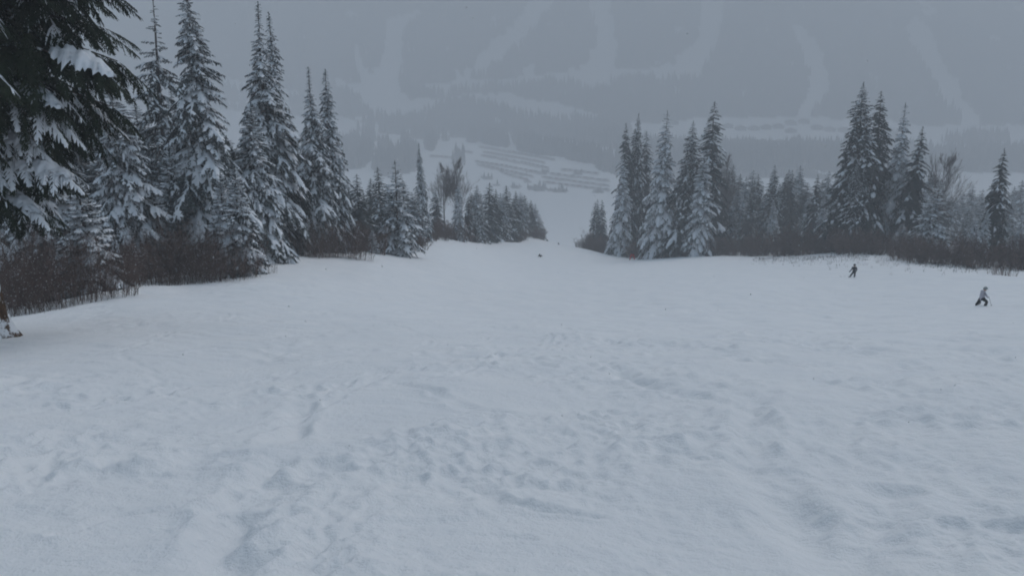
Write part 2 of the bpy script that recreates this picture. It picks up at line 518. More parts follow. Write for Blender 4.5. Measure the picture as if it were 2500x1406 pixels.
CAR_ROWS = [(1173, 359, 1352, 390), (1181, 371, 1328, 397), (1178, 380, 1339, 411), (1162, 394, 1328, 424), (1165, 402, 1302, 432),
            (1231, 424, 1289, 440), (1323, 432, 1487, 454), (1342, 424, 1487, 442), (1371, 414, 1460, 424), (1330, 445, 1487, 464),
            (1051, 381, 1130, 387), (1112, 368, 1151, 372), (853, 335, 932, 343)]
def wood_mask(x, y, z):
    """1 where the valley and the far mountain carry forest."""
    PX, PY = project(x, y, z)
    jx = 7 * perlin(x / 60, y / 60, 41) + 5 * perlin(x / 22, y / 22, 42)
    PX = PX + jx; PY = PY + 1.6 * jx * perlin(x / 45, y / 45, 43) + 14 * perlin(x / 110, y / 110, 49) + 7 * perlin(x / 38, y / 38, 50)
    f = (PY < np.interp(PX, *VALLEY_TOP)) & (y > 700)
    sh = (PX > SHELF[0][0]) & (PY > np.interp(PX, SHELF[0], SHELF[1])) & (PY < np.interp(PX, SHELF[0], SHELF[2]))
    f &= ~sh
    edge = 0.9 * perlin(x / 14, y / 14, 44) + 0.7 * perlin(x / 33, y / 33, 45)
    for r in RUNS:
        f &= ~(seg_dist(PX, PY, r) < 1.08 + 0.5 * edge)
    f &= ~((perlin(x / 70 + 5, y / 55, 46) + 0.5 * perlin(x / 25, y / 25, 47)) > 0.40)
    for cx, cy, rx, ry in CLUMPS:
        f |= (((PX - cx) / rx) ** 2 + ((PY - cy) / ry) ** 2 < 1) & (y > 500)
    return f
def row_mask(x, y, z):
    PX, PY = project(x, y, z)
    d = np.zeros(PX.shape)
    for (x0, y0, x1, y1) in CAR_ROWS:
        s = seg_dist(PX, PY, [(x0, y0, 2.6), (x1, y1, 2.6)])
        d = np.maximum(d, np.clip(1.6 - s + 0.8 * perlin(x / 18, y / 18, 48), 0, 0.85))
    return d * (y > 600)

NC = 560
fine = np.linspace(-math.radians(38), math.radians(38), NC)
coarse = np.linspace(math.radians(38), math.radians(322), 60)[1:-1]
AZ = np.concatenate([fine, coarse])
R1 = np.exp(np.linspace(math.log(0.4), math.log(3.0), 20))[:-1]
R2 = np.exp(np.linspace(math.log(3.0), math.log(300.0), 820))[:-1]
R3 = np.exp(np.linspace(math.log(300.0), math.log(3100.0), 280))
RR = np.concatenate([R1, R2, R3])
A, R = np.meshgrid(AZ, RR)
GX = (R * np.sin(A)).ravel(); GY = (R * np.cos(A)).ravel()
GX = GX * 1.0
dR = np.gradient(RR)
cell = np.repeat(np.maximum(dR * 0.6, RR * (fine[1] - fine[0])), len(AZ))
cell = np.where(np.tile(np.arange(len(AZ)) >= NC, len(RR)), 50.0, cell)
GZ0 = base_height(GX, GY)
GZ = GZ0 + relief(GX, GY, cell)
na, nr = len(AZ), len(RR)
i = np.arange(nr - 1)[:, None] * na; j = np.arange(na)[None]
j2 = (j + 1) % na
quads = np.stack([i + j, i + j2, i + na + j2, i + na + j], -1).reshape(-1, 4)[:, ::-1]
V = np.stack([GX, GY, GZ], 1)
# cap underfoot
V = np.vstack([V, [[0, 0, ground_z(0, 0.0)]]])
me = np_mesh('snow_ground', V, quads, M_GROUND, True)
cap = [(len(V) - 1, a, (a + 1) % na) for a in range(na)]
bm = bmesh.new(); bm.from_mesh(me); bm.verts.ensure_lookup_table()
for t in cap:
    f_ = bm.faces.new([bm.verts[k] for k in (t[0], t[2], t[1])]); f_.smooth = True
bm.to_mesh(me); bm.free()
far_sel = GY > 500
ff = np.zeros(len(V), np.float32); dd = np.zeros(len(V), np.float32)
idx = np.where(far_sel)[0]
ff[idx] = wood_mask(GX[idx], GY[idx], GZ0[idx]).astype(np.float32)
dd[idx] = row_mask(GX[idx], GY[idx], GZ0[idx]).astype(np.float32)
for nm, arr in (('forest_floor', ff), ('dirty', dd)):
    at_ = me.attributes.new(nm, 'FLOAT', 'POINT'); at_.data.foreach_set('value', arr)
ground = obj('snow_ground', me)
ground['kind'] = 'structure'
ground['label'] = 'tracked white snow slope falling away to the valley and the far mountain'

# ------------------------------------------------------------------ far forest (one mass)
def far_forest():
    g = np.random.default_rng(5)
    n = 110000
    a = g.uniform(-math.radians(36), math.radians(36), n)
    r = np.sqrt(g.uniform(500 ** 2, 2250 ** 2, n))
    x = r * np.sin(a); y = r * np.cos(a)
    z = base_height(x, y)
    k = wood_mask(x, y, z) & (perlin(x / 35, y / 35, 51) > -0.55)
    x, y, z = x[k], y[k], z[k]
    n = len(x)
    H = g.uniform(9, 24, n) * np.where(y < 980, 0.3, 1.0); R0 = H * g.uniform(0.13, 0.2, n)
    th = g.uniform(0, 6.28, n)
    V = []; 
    V.append(np.stack([x, y, z + H], 1))
    for (rr, hh, off) in ((1.0, 0.08, 0), (0.62, 0.5, 0.8)):
        for q in range(3):
            t = th + off + q * 2.0944
            V.append(np.stack([x + rr * R0 * np.cos(t), y + rr * R0 * np.sin(t), z + H * hh], 1))
    Vm = np.stack(V, 1).reshape(-1, 3)
    b = (np.arange(n) * 7)[:, None, None]
    # lower skirt to a mid apex is folded into the top apex; two shells
    Fm = np.array([(1, 2, 0), (2, 3, 0), (3, 1, 0), (4, 5, 0), (5, 6, 0), (6, 4, 0)])[None] + b
    o = obj('far_forest', np_mesh('far_forest', Vm, Fm.reshape(-1, 3), M_FARTREE))
    o['kind'] = 'stuff'; o['label'] = 'hazy conifer forest covering the far mountain and valley edge'
    o['category'] = 'forest'
    return n
print('far trees', far_forest())

# ------------------------------------------------------------------ conifers
def frond(g, nb, m, hang, nl, snowp, width=0.42, pad=0.07, padh=0.05):
    """One branch along +x, unit length: needle sprays and the snow lying on them."""
    N, S = MB(), MB()
    def blade(p, d, side, L, w):
        d = d / (np.linalg.norm(d) + 1e-9)
        N.add([p - side * w, p + side * w, p + d * L], [(0, 1, 2)])
    zs = lambda x: -0.02 * math.sin(3 * x)
    # spine blades
    for t in np.linspace(0.08, 1.0, nb * 2):
        for s in (-1, 1):
            d = np.array([0.6, s * g.uniform(0.5, 1.2), g.uniform(-0.7, 0.1)])
            blade(np.array([t, 0, zs(t)]), d, np.array([0.9, 0.0, 0]), nl * g.uniform(0.8, 1.2), nl * 0.28)
    blade(np.array([0.97, 0, zs(1)]), np.array([1.0, 0, -0.2]), np.array([0, 1.0, 0]), nl * 1.1, nl * 0.25)
    for s in (-1, 1):
        for q in range(nb):
            t = 0.10 + 0.87 * (q + g.uniform(0, 0.9)) / nb
            sh = min(1.0, t / 0.32) * (1 - t) ** 0.75 + 0.10
            l = width * sh * g.uniform(0.65, 1.2)
            a = math.radians(g.uniform(42, 72))
            d = np.array([math.cos(a), s * math.sin(a), 0.0])
            hg = hang * g.uniform(0.5, 1.5)
            P = lambda u: np.array([t, 0, zs(t)]) + d * l * u * (1 - 0.25 * hg * u) + np.array([0, 0, -hg * l * u * u * 0.9])
            side = np.array([-d[1], d[0], 0.0])
            # twig ribbon
            w = 0.22 * nl
            N.add([P(0) - side * w, P(0) + side * w, P(0.55) + side * w, P(0.55) - side * w, P(1.0)],
                  [(0, 1, 2), (0, 2, 3), (3, 2, 4)])
            for u in (np.arange(m) + g.uniform(0.2, 0.8)) / m:
                for s2 in (-1, 1):
                    dd_ = d * g.uniform(0.4, 1.0) + side * s2 * g.uniform(0.5, 1.0) + np.array([0, 0, g.uniform(-0.9 - hg * 0.6, 0.05)])
                    blade(P(u), dd_, d, nl * g.uniform(0.75, 1.35) * (1.1 - 0.35 * u), nl * 0.30)
            if g.random() < snowp:
                us = (0.0, 0.4, 0.8, g.uniform(0.95, 1.1))
                w0 = nl * g.uniform(0.28, 0.62); Vs = []
                for k, u in enumerate(us):
                    ww = w0 * (1.0, 1.05, 0.8, 0.15)[k]; h = ww * g.uniform(0.55, 0.9)
                    c_ = P(u)
                    Vs += [c_ - side * ww + (0, 0, -0.12 * ww), c_ + (0, 0, h), c_ + side * ww + (0, 0, -0.12 * ww)]
                Fs = []
                for k in range(3):
                    for e in range(2):
                        p = k * 3 + e
                        Fs += [(p, p + 1, p + 4), (p, p + 4, p + 3)]
                S.add(Vs, Fs)
    if pad > 0:
        ns = 8; Vs = []
        t0 = g.uniform(0.1, 0.4)
        for k in range(ns):
            t = t0 + (1.03 - t0) * k / (ns - 1)
            ww = pad * g.uniform(0.7, 1.4) * (0.35 if k in (0,) else (0.25 if k == ns - 1 else 1)) * (1.15 - 0.5 * t)
            hh = padh * g.uniform(0.7, 1.3) * (0.4 if k in (0, ns - 1) else 1)
            yo = g.uniform(-0.15, 0.15) * pad
            for (fy, fz) in ((-1, -0.35), (-0.62, 0.7), (0, 1.0), (0.62, 0.7), (1, -0.35)):
                Vs.append((t + g.uniform(-0.01, 0.01), yo + fy * ww * g.uniform(0.85, 1.15), zs(t) + fz * hh * g.uniform(0.85, 1.15)))
        Fs = []
        for k in range(ns - 1):
            for e in range(4):
                p = k * 5 + e
                Fs += [(p, p + 1, p + 6), (p, p + 6, p + 5)]
        S.add(Vs, Fs)
    return N.arrays(), S.arrays()

def place(Vt, L, wf, pitch, bend, az, z0, off=(0, 0), tipup=0.0):
    x = Vt[:, 0] * L; y = Vt[:, 1] * L * wf; z = Vt[:, 2] * L
    xx = Vt[:, 0]
    z = z + x * math.tan(pitch) - bend * L * xx * xx + tipup * L * np.clip(xx - 0.6, 0, 1) ** 2
    x = x * (1 - 0.28 * min(bend, 1.2) * xx)
    ca, sa = math.cos(az), math.sin(az)
    return np.stack([ca * x - sa * y + off[0], sa * x + ca * y + off[1], z + z0], 1)

def conifer(seed, H, R, zb, dz, nper, pe, pitch_lo, pitch_hi, bend_lo, bend_hi, gap, snow_lvl, detail, wf=1.0, topsparse=0.0, needle=None, irregular=0.25, hang=0.5):
    """Meshes of one conifer standing at the origin: trunk, crown, snow."""
    g = np.random.default_rng(seed)
    if detail == 2:
        nb, m, nl = 9, 3, 0.105
    elif detail == 1:
        nb, m, nl = 7, 2, 0.14
    else:
        nb, m, nl = 4, 1, 0.24
    temps = [frond(g, nb, m, hang * g.uniform(0.6, 1.4), nl, sp, 0.42, pd, ph) for sp, pd, ph in
             ((0.9 * snow_lvl, 0.095, 0.06), (0.75 * snow_lvl, 0.05, 0.03), (0.5 * snow_lvl, 0.025 * (snow_lvl > 0.7), 0.02), (0.8 * snow_lvl, 0.06, 0.04), (0.25 * snow_lvl, 0.0, 0.0))]
    N, S = MB(), MB()
    lean = g.uniform(-0.012, 0.012, 2)
    off = lambda z: (lean[0] * z + 0.05 * math.sin(z * 0.5 + seed), lean[1] * z + 0.05 * math.cos(z * 0.4 + seed))
    z = zb
    ph = g.uniform(0, 6.28)
    while z < H - 0.25:
        h = (z - zb) / (H - zb)
        prof = min(1.0, (1 - h) ** pe * 1.02 + 0.0) * min(1.0, 0.62 + h * 2.8)
        if topsparse and h > 0.72: prof *= (1 - topsparse * (h - 0.72) / 0.28 * 0.8)
        n = nper if h < 0.85 else max(3, nper - 1)
        for k in range(n):
            az = ph + 6.283 * k / n + g.uniform(-0.45, 0.45)
            irr = 1 + irregular * 2.6 * float(perlin(np.array([math.cos(az) * 1.3 + seed * 3.7]), np.array([z * 0.38 + math.sin(az) * 1.3]), 61)[0]) + g.uniform(-irregular, irregular) * 0.8
            if g.random() < gap * (1 + topsparse * 1.5 * (h > 0.72)): continue
            L = max(0.16, R * prof * irr) + 0.10
            zz = z + g.uniform(-0.5, 0.5) * dz
            pt = math.radians(pitch_lo + (pitch_hi - pitch_lo) * h + g.uniform(-9, 9))
            bd = (bend_lo + (bend_hi - bend_lo) * h) * g.uniform(0.6, 1.4)
            r = g.random()
            ti = (0 if r < 0.13 * snow_lvl else 1 if r < 0.38 * snow_lvl else 3 if r < 0.56 * snow_lvl else 2 if r < 0.88 else 4)
            (Vn, Fn), (Vs, Fs) = temps[ti]
            jn = g.normal(0, 0.012, Vn.shape)
            N.add(place(Vn + jn, L, wf, pt, bd, az, zz, off(zz)), Fn)
            if len(Vs):
                sc = Vs.copy()
                sc[:, 2] *= g.uniform(0.7, 1.5)
                S.add(place(sc + g.normal(0, 0.008, Vs.shape), L, wf * g.uniform(0.8, 1.15), pt, bd, az, zz + 0.01, off(zz)), Fs)
        ph += 0.9
        z += dz * (1 - 0.45 * h) * g.uniform(0.8, 1.2)
    # leader
    N.add(*tube([(*off(H - 0.7), H - 0.7), (*off(H), H)], [0.05, 0.015], 4))
    for q in range(10):
        zz = H - 0.06 - 0.6 * q / 10; a = g.uniform(0, 6.28); o_ = np.array([*off(zz), zz])
        d = np.array([math.cos(a), math.sin(a), 0.5]) * (0.10 + 0.10 * q / 10)
        N.add([o_ + (0.0, 0, -0.05), o_ + (0, 0, 0.05), o_ + d], [(0, 1, 2)])
    r0 = 0.012 * H + 0.05
    zs = np.linspace(-1.2, H - 0.4, 9)
    T = tube([(*off(q), q) for q in zs], [max(0.02, r0 * (1 - max(q, 0) / H) ** 0.85 * (1.25 if q < 0.1 else 1)) for q in zs], 7)
    tr = np_mesh('trunk', T[0], T[1], M_BARK, True)
    cr = N.mesh('crown', needle or M_NEEDLE)
    sn = S.mesh('snow_load', M_SNOW, True)
    return dict(trunk=tr, crown=cr, snow=sn, H=H, R=R)

PROTO = {}
PROTO['tall_a'] = conifer(1, 18, 3.3, 0.8, 0.31, 7, 0.95, -30, 10, 0.6, 0.3, 0.12, 1.05, 2, irregular=0.46)
PROTO['tall_b'] = conifer(2, 20, 3.3, 0.8, 0.33, 7, 1.1, -32, 12, 0.6, 0.3, 0.14, 0.9, 2, irregular=0.48, topsparse=0.5)
PROTO['spire'] = conifer(3, 19, 2.3, 0.6, 0.32, 6, 0.82, -34, 5, 0.6, 0.4, 0.10, 0.85, 2, irregular=0.34)
PROTO['mid'] = conifer(4, 9.5, 2.5, 0.4, 0.26, 7, 0.9, -26, 18, 0.55, 0.15, 0.08, 1.05, 2, irregular=0.3)
PROTO['small'] = conifer(5, 5.5, 1.45, 0.15, 0.22, 6, 0.85, -18, 22, 0.35, 0.05, 0.05, 1.2, 1, irregular=0.18)
PROTO['sparse'] = conifer(6, 18, 2.6, 1.2, 0.46, 5, 0.75, -20, 14, 0.45, 0.2, 0.22, 0.6, 2, topsparse=0.9, irregular=0.45)
PROTO['far_dark'] = conifer(7, 26, 4.0, 0.8, 0.50, 7, 0.80, -36, 12, 0.55, 0.2, 0.10, 0.32, 1, needle=M_NEEDLE_DARK, irregular=0.28)
PROTO['far_dark_b'] = conifer(8, 24, 3.4, 0.8, 0.52, 6, 0.72, -38, 8, 0.6, 0.3, 0.12, 0.36, 1, needle=M_NEEDLE_DARK, irregular=0.34)
PROTO['far_snow'] = conifer(9, 18, 3.3, 0.4, 0.46, 6, 0.78, -34, 14, 0.5, 0.2, 0.08, 1.5, 1, irregular=0.28)
PROTO['far_spire'] = conifer(10, 16, 2.0, 0.5, 0.50, 5, 0.62, -30, 6, 0.5, 0.3, 0.1, 0.4, 0, irregular=0.25)
PROTO['far_mid'] = conifer(12, 15, 2.6, 0.3, 0.42, 6, 0.72, -30, 14, 0.5, 0.2, 0.10, 0.8, 1, irregular=0.4)
PROTO['open'] = conifer(11, 12, 2.9, 0.5, 0.50, 5, 0.95, -14, 26, 0.5, 0.05, 0.10, 0.95, 1, irregular=0.2)

WIDE = {'small': 1.1, 'far_spire': 1.5, 'far_mid': 1.45, 'open': 1.15, 'far_dark': 1.33, 'far_dark_b': 1.38, 'far_snow': 1.3, 'tall_a': 1.2, 'tall_b': 1.15, 'mid': 1.15, 'spire': 1.1, 'sparse': 1.1}
def tree(name, label, proto, px, py, D, wf=1.0, group=None, rz=None, sink=0.0):
    """Stand a conifer at distance D so that its top reaches the sight line (px, py)."""
    p = PROTO[proto]
    wf = wf * WIDE.get(proto, 1.25)
    x, y, zt = at(px, py, D)
    zg = ground_z(x, y) - 0.15 - sink
    h = max(1.0, zt - zg)
    s = h / p['H']
    e = empty(name, (x, y, zg), rng.uniform(0, 6.28) if rz is None else rz, (s ** 0.5 * wf if s > 1 else s ** 0.75 * wf,) * 2 + (s,))
    e.rotation_euler = (rng.normal(0, 0.022), rng.normal(0, 0.022), e.rotation_euler[2])
    tag(e, label, 'tree', group)
    obj('trunk', p['trunk'], e); obj('crown', p['crown'], e); obj('snow_load', p['snow'], e)['kind'] = 'stuff'
    return e

SP, FI = 'spruce_tree', 'fir_tree'
G_L = 'tall conifers of the wood beside the brown thickets'
# -- the wood on the near side
tree(SP, 'tall spruce with bent sparse broken-looking top behind the dark foreground boughs', 'sparse', 352, -25, 68, 1.05, G_L)
tree(SP, 'tall shaggy snow-plastered spruce running out of the frame beside the sparse-topped one', 'tall_a', 458, -45, 60, 1.0, G_L)
tree(SP, 'thin-topped tall spruce, taller of the close pair in the middle of the wood', 'tall_b', 612, 3, 70, 1.05, G_L)
tree(SP, 'slim spire-topped spruce, lower of the close pair in the middle of the wood', 'spire', 657, 28, 74, 1.0, G_L)
tree(SP, 'ragged-topped spruce of the outer close pair where the wood ends', 'tall_b', 752, 163, 80, 0.95, G_L)
tree(SP, 'smooth pointed spruce of the outer close pair, last tall tree of the near wood', 'spire', 797, 168, 82, 1.1, G_L)
tree(SP, 'medium dense spruce standing under the snow-capped foreground bough', 'mid', 277, 188, 55, 1.0, G_L)
tree(SP, 'medium snow-draped spruce in front of the tallest close pair', 'mid', 606, 250, 62, 0.95, G_L)
tree(SP, 'narrow spruce half hidden between the two close pairs', 'spire', 712, 262, 82, 0.9, G_L)
tree(FI, 'small snow-covered fir at the thicket edge, shorter of two side by side', 'small', 528, 415, 55, 0.8, G_L)
tree(FI, 'small snow-covered fir at the thicket edge reaching down to the slope', 'small', 568, 400, 52, 0.95, G_L)
tree(FI, 'small snow-heavy fir directly behind the dark foreground spruce', 'small', 190, 420, 43, 1.2, G_L)
tree(FI, 'small pale fir below the medium dense spruce, above the thicket', 'small', 372, 440, 56, 1.0, G_L)
tree(FI, 'small pale fir left of the shaggy tall spruce, above the thicket', 'small', 408, 345, 58, 0.9, G_L)
tree(FI, 'small frosted fir in front of the ragged-topped pair, nearer the middle of the wood', 'small', 690, 440, 76, 1.0, G_L)
tree(FI, 'small frosted fir directly in front of the outer close pair', 'small', 745, 470, 78, 1.2, G_L)
tree(FI, 'small frosted fir under the last tall pointed spruce of the near wood', 'small', 815, 480, 82, 1.1, G_L)
for k, (px, py, D, pr, w) in enumerate([(20, 60, 62, 'tall_a', 1.2), (110, 130, 66, 'tall_b', 1.2), (225, 160, 70, 'tall_a', 1.1), (330, 250, 72, 'mid', 1.1),
                                       (500, 260, 76, 'tall_b', 1.0), (560, 330, 78, 'mid', 1.0), (655, 330, 84, 'tall_a', 0.9), (150, 260, 80, 'tall_b', 1.2),
                                       (-60, 90, 60, 'tall_a', 1.2), (415, 200, 80, 'tall_b', 1.0), (60, 250, 56, 'mid', 1.2), (775, 330, 92, 'spire', 0.9), (470, 330, 70, 'mid', 1.0), (330, 340, 66, 'mid', 1.0), (530, 400, 72, 'mid', 0.9), (700, 380, 86, 'mid', 0.9), (240, 330, 62, 'mid', 1.1)]):
    tree(SP, 'grey spruce filling the depth of the near wood behind its front trees', pr, px, py, D, w, 'inner trees of the near wood')
# -- the row that runs down the piste edge to the gap
tree(SP, 'thin dark spire just past the last tall spruce of the near wood', 'far_spire', 870, 425, 92, 0.9)
tree(SP, 'thin snow-dusted spire behind the open-branched snowy spruce', 'far_spire', 927, 408, 108, 0.95)
tree(SP, 'snow-layered open-branched spruce standing out at the edge of the slope', 'open', 965, 392, 92, 1.05)
tree(FI, 'tiny snow-capped fir at the foot of the open-branched spruce', 'small', 908, 560, 86, 0.9)
tree(SP, 'columnar narrow spruce rising alone above the row by the bare tree', 'spire', 1027, 350, 125, 0.85)
for k, (px, py, D, w) in enumerate([(900, 435, 118, 1.0), (850, 440, 100, 1.0), (985, 440, 140, 1.3), (948, 450, 130, 1.1), (1062, 460, 150, 1.0), (1008, 470, 118, 1.2), (890, 470, 98, 1.1)]):
    tree(SP, 'hazy dark spire in the group round the columnar spruce', ('far_spire', 'far_mid')[k % 2], px, py, D, w, 'hazy spires round the columnar spruce')
tree(SP, 'snow-flecked spruce at the foot of the bare-crowned tree', 'far_snow', 1118, 440, 150, 0.62)
row = [(1145, 480, 160), (1163, 452, 168), (1188, 446, 176), (1210, 462, 186), (1226, 470, 196), (1243, 452, 206), (1258, 466, 216), (1272, 470, 228),
       (1285, 476, 240), (1297, 488, 250), (1308, 497, 262), (1317, 522, 275), (1152, 470, 190), (1176, 475, 205), (1200, 480, 215), (1232, 482, 230), (1250, 485, 245), (1322, 548, 290)]
ORD = ['first', 'second', 'third', 'fourth', 'fifth', 'sixth', 'seventh', 'eighth', 'ninth', 'tenth', 'eleventh', 'twelfth']
for k, (px, py, D) in enumerate(row):
    lab = ('%s spruce from the bare-crowned trees in the even row leading to the gap' % ORD[k]) if k < 12 else 'dim spruce behind the front of the even row leading to the gap'
    tree(SP, lab, ('far_dark_b', 'far_mid', 'far_spire')[k % 3], px, py, D, (0.9, 1.0, 1.25)[k % 3], 'even row of spruces leading to the gap')
# -- the wood across the slope
G_R = 'tall conifers across the slope'
tree(SP, 'snow-bundled conical spruce at the gap end of the far wood', 'far_snow', 1517, 385, 183, 0.80, G_R)
tree(SP, 'dark spire behind the snow-bundled spruce, shorter of a pair', 'far_dark_b', 1537, 300, 186, 0.8, G_R)
tree(SP, 'dark sharp-topped spire behind the snow-bundled spruce, taller of a pair', 'far_dark', 1553, 275, 188, 0.74, G_R)
tree(SP, 'pale faded spruce showing between the dark spires and the layered one', 'far_dark_b', 1585, 320, 195, 0.8, G_R)
tree(SP, 'layered spruce with snowy tiers and open sides, next to the dark broad one', 'far_snow', 1626, 270, 165, 0.88, G_R)
tree(SP, 'dark broad spruce with nearly no snow, blunt top', 'far_dark', 1690, 295, 162, 0.98, G_R)
tree(SP, 'tallest spruce of the far wood clump by the gap, leaning pointed top', 'far_dark_b', 1742, 248, 168, 1.1, G_R)
tree(SP, 'snow-laden spruce in front of the tallest spruce by the gap', 'far_snow', 1718, 368, 158, 0.9, G_R)
tree(SP, 'small thin spruce in the low stretch, next to the reddish bare tree', 'far_mid', 1820, 432, 200, 0.8)
tree(SP, 'thin faint spruce in the low stretch before the broad faded one', 'far_spire', 1852, 440, 215, 0.9)
tree(SP, 'broad faded spruce in the low stretch of the far wood', 'far_dark', 1888, 402, 195, 0.95)
tree(SP, 'shoulder-high companion beside the broad faded spruce', 'far_dark_b', 1915, 425, 200, 0.9)
tree(SP, 'faded pointed spruce after the broad one in the low stretch', 'far_dark_b', 1940, 415, 195, 0.85)
tree(FI, 'small snowy fir in front of the broad faded spruce', 'far_snow', 1893, 490, 165, 0.72)
tree(SP, 'faded spruce, first of two just before the highest trees', 'far_dark_b', 1996, 425, 175, 0.8)
tree(SP, 'faded spruce, second of two just before the highest trees', 'far_mid', 2031, 418, 178, 0.9)
tree(FI, 'snow-dusted fir in front of the two faded spruces', 'far_snow', 2014, 480, 150, 0.72)
tree(SP, 'highest spruce of the four-topped clump, with long drooping snowy boughs', 'far_dark', 2122, 200, 134, 1.12, G_R)
tree(SP, 'second-highest spruce of the four-topped clump', 'far_dark_b', 2168, 222, 138, 1.0, G_R)
tree(SP, 'third spruce of the four-topped clump, curved snowy top', 'far_snow', 2210, 250, 136, 0.7, G_R)
tree(SP, 'shortest spruce of the four-topped clump, open tiers', 'far_dark_b', 2246, 308, 132, 0.88, G_R)
tree(SP, 'dark skirt-like spruce filling the foot of the four-topped clump', 'far_dark', 2098, 395, 130, 0.95, G_R)
tree(SP, 'drooping snow-striped spruce in front of the bare round-crowned tree', 'open', 2288, 438, 122, 1.25, G_R)
tree(SP, 'lone dark slender spruce near the edge of the far wood', 'far_dark_b', 2456, 362, 116, 0.78, G_R)
tree(FI, 'small dark fir beside the lone slender spruce, farther from it', 'far_snow', 2386, 525, 112, 0.8)
tree(FI, 'small dark fir beside the lone slender spruce, close to it', 'far_snow', 2412, 515, 113, 0.7)
tree(FI, 'broad snowy fir at the very edge of the frame', 'far_snow', 2492, 540, 100, 1.1)
tree(FI, 'snow-bent young fir under the shortest of the four tops', 'small', 2205, 545, 122, 1.3)
tree(SP, 'spiky trio at the gap, its first spire', 'far_spire', 1452, 492, 215, 0.8)
tree(SP, 'spiky trio at the gap, its middle spire', 'far_spire', 1462, 486, 220, 0.7)
tree(SP, 'spiky trio at the gap, its last spire beside the snow-bundled spruce', 'far_spire', 1473, 487, 212, 0.8)
for k, (px, py, D, w) in enumerate([(1560, 440, 190, 1.3), (1600, 430, 200, 1.3), (1650, 440, 200, 1.3), (1665, 400, 185, 1.2), (1780, 440, 205, 1.4), (1800, 450, 195, 1.4), (1838, 470, 190, 1.3), (1870, 470, 210, 1.3),
                                   (1965, 460, 205, 1.3), (1980, 480, 190, 1.2), (2050, 470, 190, 1.3), (2075, 440, 180, 1.2), (2140, 380, 150, 1.3), (2190, 400, 150, 1.3), (2235, 430, 150, 1.3), (2265, 470, 150, 1.2), (2110, 330, 142, 1.5), (2150, 430, 140, 1.4), (2180, 470, 138, 1.4), (2225, 480, 136, 1.3), (1762, 395, 215, 1.6), (1790, 400, 222, 1.5), (1808, 425, 210, 1.6), (1830, 415, 225, 1.5), (1860, 425, 222, 1.6), (1905, 450, 215, 1.6), (1925, 415, 225, 1.5), (1955, 405, 220, 1.5), (1972, 445, 212, 1.6), (2010, 440, 205, 1.6), (2045, 410, 200, 1.5), (2062, 400, 205, 1.5), (2090, 450, 195, 1.5), (2270, 410, 190, 1.5), (2295, 460, 180, 1.5), (2320, 470, 185, 1.5)]):
    tree(SP, 'dim spruce filling the depth of the wood across the slope', ('far_dark_b', 'far_mid')[k % 2], px, py, D, w * 0.8, 'inner trees of the wood across the slope')
for k, (px, py, D, w) in enumerate([(2330, 480, 230, 1.2), (2350, 470, 250, 1.2), (2375, 452, 240, 1.2), (2400, 462, 260, 1.2), (2425, 455, 235, 1.2), (2440, 470, 250, 1.2), (2478, 455, 240, 1.2), (2500, 440, 235, 1.3), (2530, 450, 220, 1.2), (2340, 490, 200, 1.5), (2365, 500, 190, 1.5), (2392, 490, 200, 1.5), (2430, 500, 185, 1.5), (2465, 490, 190, 1.5)]):
    tree(SP, 'very faint spruce in the hazy stand behind the lone slender spruce', 'far_mid', px, py, D, w, 'hazy stand behind the lone slender spruce')

